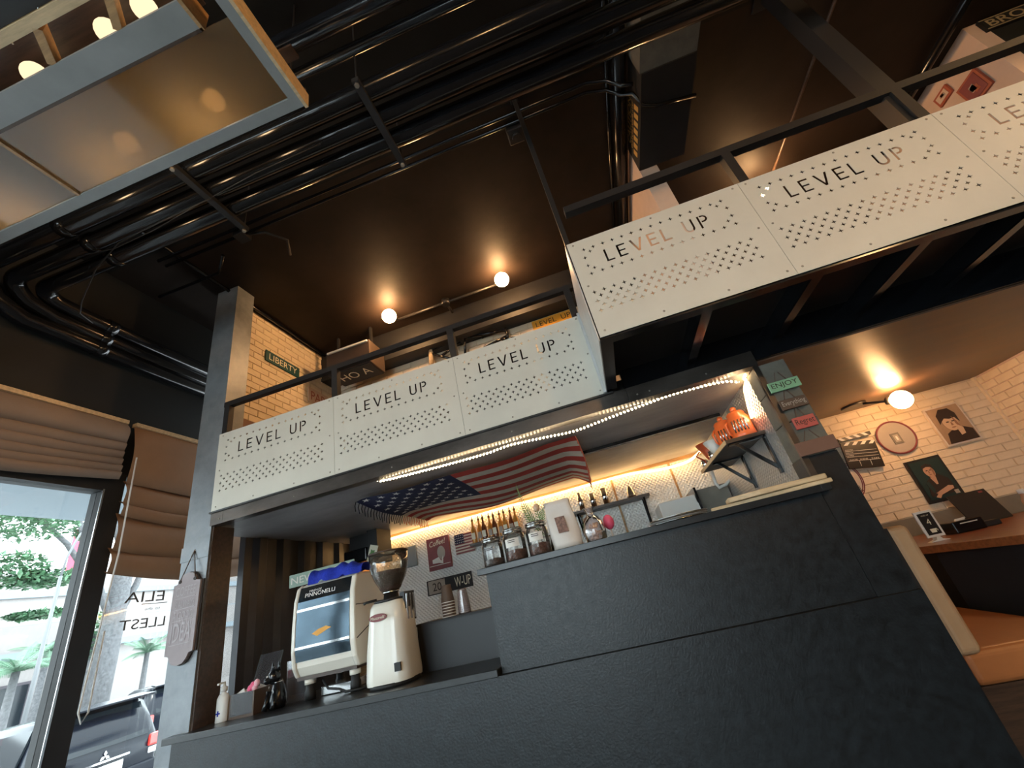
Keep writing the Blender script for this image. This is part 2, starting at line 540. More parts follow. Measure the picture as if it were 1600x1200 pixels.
# bar and nook ceilings = underside of the mezzanine
st(MB().box(-3.24, 1.10, 2.66, 4.95, 2.285, 2.36).build('ceiling_bar', 'bar_ceiling'))
st(MB().box(1.10, 3.9, 2.63, 4.97, 2.29, 2.36).build('ceiling_nook', 'nook_ceiling'))
st(MB().box(-3.24, 3.9, 2.66, 4.97, 2.37, 2.46).build('floor_mezzanine', 'black_matt'))
st(MB().box(0.2, 3.9, 1.90, 2.66, 2.50, 2.55).build('floor_walkway', 'black_matt'))
# mezzanine walls
wml = st(MB().box(-3.24, -3.112, 2.80, 4.42, 2.46, H).build('wall_mezzanine_left', 'brick_joint'))
wmb = st(MB().box(-3.24, 1.10, 4.312, 4.42, 2.46, H).build('wall_mezzanine_back', 'brick_joint'))
st(MB().box(1.09, 1.24, 2.76, 4.42, 2.46, H).build('wall_mezzanine_divider', 'wall_pink'))
st(MB().box(1.24, 3.9, 4.6, 4.7, 2.46, H).build('wall_mezzanine_rear', 'ceiling_paint'))
# soffit beam in front of the mezzanine's back wall
st(MB().box(-3.11, 1.09, 4.08, 4.31, 4.245, H).build('trim_5', 'black_matt'))


st(MB().box(-3.10, -3.088, 2.80, 4.30, 2.46, 3.33).build('trim_8', 'plum_board'))


def bricks(parent, o, a, b, n, w, h, L=0.205, hh=0.064, gap=0.009, depth=0.011, skip=None):
    """running-bond bricks on a wall: o corner, a along, b up, n out of the wall; one object each, shared meshes"""
    o, a, b, n = Vector(o), Vector(a), Vector(b), Vector(n)
    base = wloc(parent)
    cache = {}

    def mesh(l):
        key = round(l, 3)
        if key not in cache:
            m = MB()
            c = 0.003
            lo = [(-l / 2, -hh / 2), (l / 2, -hh / 2), (l / 2, hh / 2), (-l / 2, hh / 2)]
            hi = [(-l / 2 + c, -hh / 2 + c), (l / 2 - c, -hh / 2 + c), (l / 2 - c, hh / 2 - c), (-l / 2 + c, hh / 2 - c)]
            vs = [a * s + b * t for s, t in lo] + [a * s + b * t + n * (depth - c) for s, t in lo] + [a * s + b * t + n * depth for s, t in hi]
            fs = [(8, 9, 10, 11)]
            for i in range(4):
                j = (i + 1) % 4
                fs += [(i, j, 4 + j, 4 + i), (4 + i, 4 + j, 8 + j, 8 + i)]
            me = bpy.data.meshes.new('brick')
            me.from_pydata([tuple(p) for p in vs], [], fs)
            me.materials.append(MATS['brick_cream'])
            cache[key] = me
        return cache[key]
    rows = int(h / (hh + gap)); cnt = 0
    for r in range(rows):
        x = -(L + gap) / 2 if r % 2 else 0.0
        while x < w - 0.02:
            x0 = max(0, x); x1 = min(w, x + L)
            if x1 - x0 > 0.03:
                l = round((x1 - x0) / 0.005) * 0.005
                c = o + a * ((x0 + x1) / 2) + b * (r * (hh + gap) + hh / 2 + gap)
                if not (skip and skip(c)):
                    ob = bpy.data.objects.new('brick', mesh(l))
                    ob.location = c - base - n * random.uniform(0, 0.004)
                    ob.parent = parent
                    COL.objects.link(ob); cnt += 1
            x += L + gap
    return cnt


bricks(wnb, (1.26, 4.965, 1.175), (1, 0, 0), (0, 0, 1), (0, -1, 0), 2.64, 1.12)
bricks(wnr, (3.9, 2.95, 1.175), (0, 1, 0), (0, 0, 1), (-1, 0, 0), 1.99, 1.12)
bricks(wml, (-3.112, 2.80, 3.33), (0, 1, 0), (0, 0, 1), (1, 0, 0), 1.51, 1.32)
bricks(wmb, (-3.09, 4.312, 3.28), (1, 0, 0), (0, 0, 1), (0, -1, 0), 4.17, 0.96, L=0.22)

# pillar at the window end of the bar
pl = thing('steel_pillar', 'tall steel clad pillar between the window blinds and the bar counter', 'pillar', (-3.06, 2.70, 0))
MB().box(-3.18, -2.94, 2.60, 2.80, 0, H).build('shaft', 'pillar_steel', pl)
MB().box(-3.186, -2.934, 2.594, 2.62, 2.05, 2.155).build('cover_plate', 'pillar_steel', pl)
MB().box(-2.9395, -2.925, 2.61, 2.79, 1.0, 2.26).build('inner_lining', 'wood_dark', pl)
# concrete post at the right end of the bar
pc = thing('concrete_post', 'grey concrete block post carrying the small hanging word signs', 'post', (1.165, 2.68, 0))
MB().box(1.072, 1.252, 2.60, 2.77, 0, 1.668).build('plinth', 'counter_slate', pc)
for z0, z1 in ((1.67, 1.875), (1.878, 2.075), (2.078, 2.258)):
    MB().box(1.075, 1.252, 2.60, 2.77, z0, z1).build('block', 'concrete', pc, bevel=0.004)
MB().box(1.068, 1.10, 2.595, 2.62, 1.5, 2.27).build('corner_strip', 'beam_steel', pc)

# header beam under the perforated panels
hb = thing('header_beam', 'brown steel header beam under the perforated panels above the bar opening', 'beam', (-0.9, 2.62, 2.26))
for x0, x1 in ((-2.94, -2.83), (-2.828, 0.30), (0.302, 1.10)):
    MB().box(x0, x1, 2.585, 2.665, 2.262, 2.362).build('beam_section', 'beam_steel', hb)
MB().box(-2.94, 0.22, 2.565, 2.60, 2.352, 2.364).build('edge_lip', 'rail_paint', hb)
for x in (-2.86, -2.2, -1.4, -0.5, 0.36, 0.44, 0.8):
    MB().ball((x, 2.585, 2.30), 0.006, 8, 6).build('bolt', 'screw_steel', hb)

# ==================================================================== PERFORATED PANELS
def letter_polys():
    t = 0.13
    Ls = []
    L = [(0, 0), (0.52, 0), (0.52, t), (t, t), (t, 1), (0, 1)]
    E = [(0, 0), (0.55, 0), (0.55, t), (t, t), (t, 0.44), (0.5, 0.44), (0.5, 0.44 + t), (t, 0.44 + t), (t, 1 - t), (0.55, 1 - t), (0.55, 1), (0, 1)]
    V = [(0.33, 0), (0.47, 0), (0.80, 1), (0.66, 1), (0.40, 0.19), (0.14, 1), (0, 1)]
    U = [(0, 1), (0, 0.32)] + [(0.32 - 0.32 * math.cos(a), 0.32 - 0.32 * math.sin(a)) for a in [PI * k / 10 for k in range(1, 10)]] + [(0.64, 0.32), (0.64, 1), (0.64 - t, 1), (0.64 - t, 0.32)]
    U += [(0.32 + 0.19 * math.cos(a), 0.32 - 0.19 * math.sin(a)) for a in [PI * k / 10 for k in range(1, 10)]] + [(t, 0.32), (t, 1)]
    P1 = [(0, 0), (t, 0), (t, 1), (0, 1)]
    cx, cy, ro, ri = 0.30, 0.72, 0.28, 0.15
    arc = [PI / 2 - PI * k / 10 for k in range(11)]
    P2 = [(t + 0.05, 1.0)] + [(cx + ro * math.cos(a), cy + ro * math.sin(a)) for a in arc] + [(t + 0.05, 0.44), (t + 0.05, 0.57)]
    P2 += [(cx + ri * math.cos(a), cy + ri * math.sin(a)) for a in arc[::-1]] + [(t + 0.05, 0.87)]
    seq = [([L], 0.52), ([E], 0.55), ([V], 0.80), ([E], 0.55), ([L], 0.52), (None, 0.55), ([U], 0.64), ([P1, P2], 0.58)]
    x = 0; out = []
    for g, w in seq:
        if g:
            for p in g: out.append([(x + a, b) for a, b in p])
            x += w + 0.30
        else: x += w
    tot = x - 0.30
    return out, tot


LP, LTOT = letter_polys()


def perf_mesh(w, h):
    cu = bpy.data.curves.new('p', 'CURVE')
    cu.dimensions = '2D'; cu.fill_mode = 'BOTH'; cu.extrude = 0.0015

    def spl(poly):
        s = cu.splines.new('POLY'); s.points.add(len(poly) - 1)
        for pt, (x, y) in zip(s.points, poly): pt.co = (x, y, 0, 1)
        s.use_cyclic_u = True
    spl([(0, 0), (w, 0), (w, h), (0, h)])
    tw = 0.585 * w; th = 0.135 * h; tx = 0.185 * w; ty = h * (1 - 0.322)
    for p in LP: spl([(tx + x / LTOT * tw, ty + y * th) for x, y in p])

    def star(fx, fy):
        cx, cy, r = fx * w, h * (1 - fy), 0.0145
        spl([(cx + (r if k % 2 == 0 else r * 0.34) * math.cos(PI * k / 4), cy + (r if k % 2 == 0 else r * 0.34) * math.sin(PI * k / 4)) for k in range(8)])
    stp = 0.0565
    for k in range(15):
        star(0.085 + k * stp, 0.115)
        if 0 < k < 14: star(0.085 + k * stp, 0.385)
    for fx, fy in ((0.115, 0.152), (0.075, 0.205), (0.075, 0.295), (0.105, 0.335), (0.078, 0.385)):
        star(fx, fy); star(0.96 - fx, fy)
    for r in range(5):
        for k in range(16 if r % 2 == 0 else 15):
            star(0.055 + k * stp + (stp / 2 if r % 2 else 0), 0.575 + r * 0.047)
    ob = bpy.data.objects.new('p', cu)
    me = bpy.data.meshes.new_from_object(ob)
    bpy.data.objects.remove(ob); bpy.data.curves.remove(cu)
    return me


def perf_panel(x0, x1, y, z0, z1, label, cat='panel', group=None):
    me = perf_mesh(x1 - x0, z1 - z0)
    me.transform(Matrix.Rotation(PI / 2, 4, 'X'))
    me.materials.clear(); me.materials.append(MATS['panel_white'])
    t = thing('perforated_panel', label, cat, (x0, y, z0), group=group)
    o = bpy.data.objects.new('sheet', me); o.parent = t; COL.objects.link(o)
    w, h = x1 - x0, z1 - z0
    for fx, fz in ((0.035, 0.965), (0.5, 0.965), (0.965, 0.965), (0.035, 0.5), (0.965, 0.5), (0.035, 0.05), (0.35, 0.05), (0.68, 0.05), (0.965, 0.05)):
        MB().ball((fx * w, -0.002, fz * h), 0.006, 8, 6, (1, 0.5, 1)).build('screw', 'screw_steel', t, True)
    return t


R1Z0, R1Z1, R1Y = 2.363, 3.005, 2.575
perf_panel(-2.93, -1.852, R1Y, R1Z0, R1Z1, 'white perforated LEVEL UP panel fixed against the steel pillar')
perf_panel(-1.85, -0.822, R1Y, R1Z0, R1Z1, 'white perforated LEVEL UP panel above the flag, middle of the lower three')
perf_panel(-0.82, 0.18, R1Y, R1Z0, R1Z1, 'white perforated LEVEL UP panel below the yellow plate, next to the step')
R2Z0, R2Z1, R2Y = 2.385, 3.03, 1.865
perf_panel(0.19, 1.148, R2Y, R2Z0, R2Z1, 'white perforated LEVEL UP panel at the corner of the projecting walkway')
perf_panel(1.15, 2.108, R2Y, R2Z0, R2Z1, 'white perforated LEVEL UP panel with a bulb glinting at its edge')
perf_panel(2.11, 3.07, R2Y, R2Z0, R2Z1, 'white perforated LEVEL UP panel below the BROADWAY sign, past the dark column')
rp = MB().box(0.178, 0.184, 1.866, 2.578, 2.37, 3.02).box(0.16, 0.184, 2.56, 2.578, 2.37, 3.02)
tag(rp.build('return_panel', 'panel_edge'), 'narrow white metal side plate joining the two panel rows at the step', 'panel')

# railings
rl = thing('mezzanine_railing', 'black square tube railing above the lower row of panels', 'railing', (-1.4, 2.62, 2.46))
MB().bar((-2.94, 2.615, 3.292), (0.30, 2.615, 3.292), 0.045, 0.045).build('top_rail', 'rail_paint', rl)
MB().bar((-2.94, 2.615, 2.50), (0.17, 2.615, 2.50), 0.04, 0.04).build('bottom_rail', 'rail_paint', rl)
MB().bar((-2.94, 2.615, 2.985), (0.17, 2.615, 2.985), 0.025, 0.025).build('panel_rail', 'rail_paint', rl)
for x in (-2.905, -1.852, -0.815, 0.15):
    MB().bar((x, 2.615, 2.46), (x, 2.615, 3.27), 0.05, 0.05).build('post', 'rail_paint', rl)
rl2 = thing('walkway_railing', 'black square tube railing above the projecting row of panels', 'railing', (2.0, 1.9, 2.55))
MB().bar((0.25, 1.905, 3.31), (4.6, 1.905, 3.31), 0.05, 0.05).build('top_rail', 'rail_paint', rl2)
MB().bar((0.2, 1.905, 3.0), (4.6, 1.905, 3.0), 0.03, 0.03).build('panel_rail', 'rail_paint', rl2)
for x in (1.2, 2.10, 3.1, 4.1):
    MB().bar((x, 1.905, 2.55), (x, 1.905, 3.285), 0.05, 0.05).build('post', 'rail_paint', rl2)
for x, w, lab in ((0.205, 0.03, 'thin black hanger column rising from the step between the panel rows'), (2.10, 0.10, 'dark square column rising from the seam below the BROADWAY sign')):
    t = thing('ceiling_column', lab, 'column', (x, 1.95, 2.55))
    MB().box(x - w / 2, x + w / 2, 1.95 - w / 2, 1.95 + w / 2, 2.55, H).build('shaft', 'rail_paint', t)
    MB().box(x - w, x + w, 1.95 - w, 1.95 + w, H - 0.012, H).build('top_plate', 'rail_paint', t)

for x0, x1, lab in ((-2.88, -2.08, 'added dark backing behind the panel beside the pillar'), (-1.82, -1.02, 'added dark backing behind the middle lower panel'), (-0.78, -0.26, 'added dark backing behind the panel below the yellow plate'), (-0.16, 0.12, 'narrow added dark backing behind the panel at the step')):
    t = thing('dark_backing', lab, 'bench', ((x0 + x1) / 2, 2.8, 2.46))  # unseen dark boxes added behind the panels so the cut-outs read dark
    MB().box(x0, x1, 2.66, 2.74, 2.46, 2.97).build('backing_board', 'black_matt', t, bevel=0.015)
    MB().box(x0, x1, 2.745, 3.1, 2.46, 2.75).build('backing_block', 'black_matt', t, bevel=0.015)

# walkway underside: edge channel and joists
wk = thing('walkway_understructure', 'dark steel joist frame under the projecting walkway', 'steel structure', (2.0, 2.2, 2.37))
MB().box(0.185, 4.6, 1.872, 1.93, 2.372, 2.50).build('edge_channel', 'black_paint', wk)
MB().box(0.185, 0.25, 1.93, 2.58, 2.372, 2.50).build('end_channel', 'black_paint', wk)
for x in (0.722, 1.26, 1.75, 2.24, 2.75, 3.25, 3.75):
    j = MB().box(x - 0.004, x + 0.004, 1.93, 2.60, 2.40, 2.50).box(x - 0.004, x + 0.05, 1.93, 2.60, 2.395, 2.403)
    j.build('joist', 'black_paint', wk)
MB().box(0.30, 3.9, 2.60, 2.655, 2.30, 2.50).build('rear_channel', 'black_paint', wk)

# ==================================================================== CEILING PIPES
def pipe_thing(pts, r, label, group, couple=(), mat='black_paint'):
    t = thing('ceiling_pipe', label, 'pipe', pts[0], group=group)
    MB().tube(pts, r, 14).build('tube', mat, t)
    for a, b in couple:
        MB().tube([a, b], r * 1.12, 14).build('coupling', mat, t)
    return t


def elbow(c0, corner, c1, n=6):
    c0, corner, c1 = Vector(c0), Vector(corner), Vector(c1)
    return [((1 - k / n) ** 2) * c0 + 2 * (k / n) * (1 - k / n) * corner + (k / n) ** 2 * c1 for k in range(n + 1)]


PZ = 4.07
for i, (y, xb) in enumerate(((1.235, -3.42), (1.385, -3.53), (1.535, -3.64))):
    pass
specs = [(1.245, -3.655, 3.83, 'big black ceiling pipe hung in the trapeze brackets, beside the mirror canopy'),
         (1.395, -3.64, 3.93, 'big black ceiling pipe hung in the trapeze brackets, middle of three'),
         (1.545, -3.60, 4.03, 'big black ceiling pipe hung in the trapeze brackets, beside the thin conduits')]
for y, xb, zb, lab in specs:
    e = elbow((xb + 0.13, y, PZ), (xb, y, PZ), (xb, y + 0.13, zb + (PZ - zb) * 0.3))
    pts = [(5.4, y, PZ)] + e + [(xb, y + 0.3, zb), (xb, 4.9, zb)]
    pipe_thing(pts, 0.058, lab, None, [((-2.9, y, PZ), (-2.83, y, PZ)), ((xb, 2.0, zb), (xb, 2.07, zb))])
pipe_thing([(5.4, 0.92, PZ + 0.05), (-3.6, 0.92, PZ + 0.05)], 0.05, 'black ceiling pipe running above the hanging mirror canopy', None)
pipe_thing([(5.4, 1.07, PZ + 0.08), (-3.6, 1.07, PZ + 0.08)], 0.032, 'slim black ceiling pipe between the canopy and the big pipes', None)
pipe_thing([(0.99, 1.3, 4.57), (0.99, 4.3, 4.57)], 0.05, 'black ceiling pipe running beside the caution beam', None)
pipe_thing([(0.915, 1.3, 4.61), (0.915, 4.3, 4.61)], 0.016, 'thin black conduit beside the caution beam pipe', None)
for y, z, lab in ((2.02, 4.6, 'thin black conduit at the ceiling ending in the bent loop'), (2.09, 4.6, 'thin black conduit at the ceiling next to the junction box')):
    pts = [(-3.2, y, z), (0.75, y, z), (0.9, y + 0.03, z - 0.02), (0.985, y + 0.05, 4.49), (1.06, y + 0.04, 4.44)]
    if y > 2.05: pts += [(1.10, y + 0.08, 4.33), (1.2, y + 0.12, 4.325), (1.50, y + 0.16, 4.325)]
    pipe_thing(pts, 0.014, lab, None)
pipe_thing([(-3.05, 1.7, 4.63), (-3.05, 4.08, 4.63)], 0.018, 'thin rusty conduit along the top of the brick wall with the LIBERTY sign', None)
pipe_thing([(-3.6, 2.35, 4.6), (-2.9, 2.35, 4.6), (-2.7, 2.2, 4.6)], 0.014, 'short thin conduit above the pillar top', None)
pipe_thing([(2.62, 1.6, 4.63), (2.62, 4.58, 4.63)], 0.014, 'thin rust brown conduit on the ceiling above the walkway panels', None, mat='wood_dark')
pipe_thing([(3.72, 1.6, 4.6), (3.72, 4.58, 4.6)], 0.035, 'glossy black ceiling pipe beside the pink wall with pictures', None)
for x, y0, y1, lab in ((-0.645, 1.13, 1.68, 'black trapeze pipe hanger nearer the junction box'), (-1.88, 1.13, 1.68, 'black trapeze pipe hanger nearer the window end')):
    t = thing('pipe_hanger', lab, 'hanger', (x, (y0 + y1) / 2, PZ - 0.08))
    MB().box(x - 0.02, x + 0.02, y0, y1, PZ - 0.095, PZ - 0.06).build('channel', 'black_matt', t)
    for y in (y0 + 0.02, y1 - 0.02):
        MB().tube([(x, y, PZ - 0.1), (x, y, H)], 0.005, 6).build('rod', 'black_matt', t)
        MB().tube([(x, y, PZ - 0.11), (x, y, PZ - 0.095)], 0.013, 6).build('nut', 'screw_steel', t)
jb = thing('junction_box', 'small black junction box on the ceiling beside the thin conduits', 'electrical box', (0.14, 2.17, 4.55))
MB().box(0.08, 0.21, 2.11, 2.24, 4.555, H).build('body', 'black_matt', jb, bevel=0.01)
MB().tube([(0.145, 2.175, 4.53), (0.145, 2.175, 4.555)], 0.035, 12).build('cover', 'black_matt', jb)
jb2 = thing('conduit_bracket', 'black conduit bracket with a small box near the pillar top', 'bracket', (-2.25, 2.22, 4.55))
MB().tube([(-2.4, 2.1, 4.62), (-2.2, 2.15, 4.6), (-2.1, 2.3, 4.6), (-2.2, 2.45, 4.6)], 0.013, 8).build('tube', 'black_matt', jb2)
MB().box(-2.44, -2.34, 2.05, 2.15, 4.57, H).build('box', 'black_matt', jb2)
# loose wires over the pipes
w1 = MB().tube([at(*p, 2, 3.95) for p in ((330, 310), (255, 345), (185, 380), (150, 420), (128, 470), (125, 490), (145, 505))], 0.0035, 6)
tag(w1.build('loose_wire', 'rail_paint'), 'loose thin wire drooping from the pipes near the window', 'wire')
w2 = MB().tube([at(*p, 2, 3.985) for p in ((120, 402), (180, 388), (240, 360), (300, 325), (400, 270), (500, 225))], 0.003, 6)
tag(w2.build('loose_wire', 'rail_paint'), 'loose thin wire lying along the underside of the pipes', 'wire')

# caution beam
cb = thing('caution_beam', 'dark boxed ceiling beam with an orange CAUTION sticker', 'beam', (1.28, 1.8, 4.33))
MB().box(1.085, 1.475, 1.95, 2.75, 4.335, H).build('rear_casing', 'black_matt', cb)
MB().box(1.075, 1.475, 0.6, 1.948, 4.345, H).build('front_casing', 'concrete', cb)
text('CAUTION', (1.084, 2.44, 4.585), (0, -1, 0), (0, 0, 1), width=0.40, size=0.075, mat='caution_yellow', parent=cb, depth=0.002, bold=0.01)
text('WATCH YOUR STEP', (1.084, 2.44, 4.515), (0, -1, 0), (0, 0, 1), width=0.42, size=0.032, mat='caution_yellow', parent=cb, depth=0.002)
for k in range(7):
    y = 2.215 + k * 0.066
    MB().prism([(0, 0), (0.042, 0), (0.062, 0.09), (0.02, 0.09)], (1.084, y, 4.385), (0, 1, 0), (0, 0, 1), (-0.002, 0, 0)).build('hazard_stripe', 'caution_yellow', cb)

# ==================================================================== GLOBE LAMPS
def globe(c, r, label, mount, mat='globe_light', group=None):
    t = thing('globe_lamp', label, 'lamp', c, group=group)
    MB().ball(c, r, 24, 14).build('globe', mat, t)
    d = (Vector(mount) - Vector(c)).normalized()
    p = Vector(c) + d * r * 0.96
    MB().tube([p, p + d * 0.035], r * 0.42, 14).build('socket', 'rail_paint', t)
    MB().tube([p + d * 0.03, Vector(mount)], 0.012, 8).build('stem', 'rail_paint', t)
    return t


cl = thing('lamp_conduit', 'black T-shaped conduit feeding the two globe lamps on the mezzanine ceiling', 'conduit', (-1.2, 3.78, 4.6))
g1 = at(608, 494, 2, 4.50); g2 = at(784, 437, 2, 4.50)
MB().tube([(g1.x - 0.02, 3.86, 4.61), (g2.x + 0.02, 3.86, 4.61)], 0.016, 10).build('cross_tube', 'rail_paint', cl)
MB().tube([(-1.2, 3.86, 4.61), (-1.2, 4.1, 4.61)], 0.016, 10).build('feed_tube', 'rail_paint', cl)
MB().tube([(-1.2, 3.86, 4.575), (-1.2, 3.86, H)], 0.05, 14).build('junction_cap', 'rail_paint', cl)
globe(g1, 0.082, 'lit white globe lamp above the lettered black board on the mezzanine', (g1.x, 3.85, 4.592))
globe(g2, 0.082, 'lit white globe lamp above the yellow plate on the mezzanine', (g2.x, 3.85, 4.592))
g3 = at(1200, 300, 2, 4.42)
globe(g3, 0.075, 'lit globe lamp hidden behind the walkway panels', (g3.x, g3.y, H))
g4 = at(1405, 620, 1, 4.40); g4.z = 2.165
globe(g4, 0.085, 'lit globe lamp under the low brown ceiling above the framed portraits', (g4.x - 0.16, g4.y + 0.25, 2.27), 'globe_nook')
nb = MB().tube([(g4.x - 0.22, g4.y + 0.3, 2.272), (g4.x - 0.22, g4.y + 0.3, 2.29)], 0.11, 20)
for k, (x, y) in enumerate(((0.6, -2.8), (2.2, -2.2), (3.6, -0.8), (4.6, 1.0), (3.2, -4.0))):  # unseen lamps added out of view to brighten the room
    globe((x, y, 3.9), 0.14, 'added fill globe lamp hung out of view from the dark ceiling', (x, y, H), 'globe_fill', group='added fill globe lamps out of view')
tag(nb.build('ceiling_rose', 'rail_paint'), 'dark round ceiling plate beside the low globe lamp', 'ceiling plate')

# ==================================================================== MIRROR CANOPY top left
CZ = 3.60
cn = thing('hanging_canopy', 'hanging steel framed light canopy with a smoked golden acrylic sheet', 'light fixture', (-1.9, 0.6, CZ))
MB().box(-3.4, -0.83, 0.925, 0.975, CZ, CZ + 0.035).build('long_rail', 'steel_grey', cn, label='blue grey steel outer rail')
MB().box(-0.875, -0.83, 0.20, 0.925, CZ, CZ + 0.035).build('end_rail', 'steel_grey', cn)
MB().box(-0.83, -0.815, 0.2, 0.985, CZ - 0.002, CZ + 0.10).build('end_board', 'wood_pale', cn)
MB().box(-3.4, -0.83, 0.975, 0.985, CZ + 0.035, CZ + 0.16).build('side_board', 'wood_dark', cn)
MB().box(-2.12, -0.876, 0.60, 0.924, CZ + 0.012, CZ + 0.018).build('acrylic_sheet', 'smoked_acrylic', cn, label='smoked golden see-through sheet')
MB().box(-3.4, -2.13, 0.60, 0.924, CZ + 0.012, CZ + 0.018).build('acrylic_sheet', 'smoked_acrylic', cn)
MB().box(-2.13, -2.115, 0.58, 0.924, CZ + 0.0, CZ + 0.10).build('divider', 'wood_warm', cn)
MB().box(-3.4, -1.0, 0.495, 0.588, CZ - 0.005, CZ + 0.012).build('flat_plate', 'steel_grey', cn, label='blue grey flat steel plate')
MB().box(-3.4, -0.99, 0.588, 0.60, CZ - 0.005, CZ + 0.09).build('inner_board', 'wood_dark', cn)
MB().box(-1.0, -0.985, 0.30, 0.60, CZ - 0.005, CZ + 0.12).build('cross_board', 'wood_warm', cn)
MB().box(-3.4, -1.0, 0.362, 0.398, CZ - 0.0, CZ + 0.14).build('lit_board', 'wood_pale', cn)
for x in (-2.25, -1.90, -1.53, -1.20):
    MB().bar((x, 0.398, CZ + 0.03), (x - 0.08, 0.495, CZ + 0.03), 0.03, 0.06).build('strut', 'wood_warm', cn)
mp = MB().box(-3.4, -0.876, 0.20, 0.360, CZ + 0.02, CZ + 0.03)
mp.build('mesh_panel', 'black_matt', cn)
for k in range(6):
    a = at(20 + k * 8, 68 - k * 11, 2, CZ + 0.02)
    MB().ball((a.x, a.y, CZ + 0.02), 0.004, 8, 6).build('rivet', 'steel', cn)
MB().box(-3.4, -1.0, 0.398, 0.588, CZ + 0.20, CZ + 0.21).build('top_board', 'wood_dark', cn)
for q, (px, py) in enumerate(((50, 112), (165, 45), (222, 8))):
    a = at(px, py, 2, CZ + 0.075)
    MB().ball((a.x, a.y + 0.01, CZ + 0.075), 0.045, 18, 12).build('bulb', 'globe_soft', cn, label='softly lit round bulb')
for x in (-1.30, -1.85, -2.5):  # hidden bulbs added above the acrylic sheet to make it glow
    MB().ball((x, 0.90, CZ + 0.24), 0.05, 18, 12).build('bulb', 'globe_hidden_fill', cn)
    MB().tube([(x, 0.90, CZ + 0.285), (x, 0.90, CZ + 0.34)], 0.02, 10).build('added_bulb_socket', 'rail_paint', cn)
MB().box(-3.4, -0.83, 0.87, 0.93, CZ + 0.34, CZ + 0.36).build('added_lamp_bar', 'wood_dark', cn)
for x in (-3.2, -2.0, -0.9):
    MB().tube([(x, 0.955, CZ + 0.03), (x, 0.955, H)], 0.005, 6).build('suspension_rod', 'rail_paint', cn)
    MB().tube([(x, 0.25, CZ + 0.03), (x, 0.25, H)], 0.005, 6).build('suspension_rod', 'rail_paint', cn)

# ==================================================================== MEZZANINE THINGS
sg = thing('liberty_sign', 'dark green LIBERTY street plate on the cream brick wall', 'sign', (-3.09, 3.40, 4.1))
pp = MB().box(-3.10, -3.085, 3.15, 3.66, 4.10, 4.235).build('plate', 'green_sign', sg, bevel=0.004)
text('LIBERTY', (-3.085, 3.405, 4.167), (0, 1, 0), (0, 0, 1), width=0.42, size=0.075, mat='cream_ink', parent=pp)
sg = thing('parking_sign', 'small wall plate with red PAR lettering beside the railing post', 'sign', (-3.09, 4.05, 3.9))
pp = MB().box(-3.10, -3.088, 3.82, 4.18, 3.86, 4.06).build('plate', 'wall_pink', sg)
text('PAR', (-3.088, 4.0, 3.96), (0, 1, 0), (0, 0, 1), width=0.27, size=0.12, mat='red_ink', parent=pp)
sg = thing('level_up_plate', 'yellow LEVEL UP plate on the brick wall behind the panels', 'sign', (-0.02, 4.29, 4.09))
pp = MB().box(-0.285, 0.245, 4.285, 4.298, 4.092, 4.225).build('plate', 'yellow_sign', sg, bevel=0.004)
text('LEVEL  UP', (-0.02, 4.285, 4.158), (1, 0, 0), (0, 0, 1), width=0.44, size=0.07, mat='ink', parent=pp)
# black lettered board on a box by the left corner
bb = thing('lettered_box', 'dark carton box with white painted lettering hung in the mezzanine corner', 'box', (-2.45, 3.85, 4.05))
MB().box(-2.76, -2.18, 3.72, 4.06, 4.05, 4.36).build('carton', 'carton', bb, bevel=0.006)
MB().box(-2.74, -2.20, 3.70, 3.722, 4.33, 4.352).build('front_lip', 'paper', bb)
MB().box(-2.74, -2.20, 3.735, 4.05, 4.040, 4.05).build('base_board', 'black_matt', bb)
text('HO A', (-2.47, 3.87, 4.040), (1, 0, 0), (0, -1, 0), width=0.40, size=0.14, mat='cream_ink', parent=bb, depth=0.002)
for x in (-2.7, -2.24):
    MB().box(x - 0.012, x + 0.012, 3.86, 3.90, 4.36, H).build('hanger_strap', 'black_matt', bb)
# hung bicycle-like tube frame
bf = thing('hanging_bicycle', 'black tubular bicycle frame with a wheel behind the railing post', 'bicycle', (-1.1, 4.2, 3.2))
FY = 4.20


def fp(x, y): return at(x, y, 1, FY)


for a, b in (((726, 528), (790, 516)), ((676, 548), (712, 530)), ((726, 514), (727, 555)), ((790, 512), (794, 530)), ((794, 524), (745, 550)), ((690, 556), (720, 535)), ((676, 553), (710, 562)), ((712, 530), (728, 526))):
    MB().tube([fp(*a), fp(*b)], 0.017, 8).build('tube', 'black_paint', bf)
MB().tube([fp(784, 530), fp(806, 528)], 0.02, 8).build('pedal', 'black_paint', bf)
wc = fp(785, 562)
MB().tube([(wc.x + 0.29 * math.cos(2 * PI * k / 28), FY + 0.02, wc.z + 0.29 * math.sin(2 * PI * k / 28)) for k in range(29)], 0.012, 8, caps=False).build('wheel_rim', 'steel', bf)
MB().tube([(wc.x, FY + 0.015, wc.z), (wc.x, FY + 0.03, wc.z)], 0.27, 28).build('wheel_disc', 'board_grey', bf)
MB().tube([fp(673, 542), fp(674, 572)], 0.028, 10).build('upright', 'wood_pale', bf)
# frame is carried by a wall hook
MB().bar((wc.x - 0.2, FY, wc.z + 0.45), (wc.x - 0.2, 4.30, wc.z + 0.45), 0.02, 0.02).build('wall_hook', 'black_paint', bf)
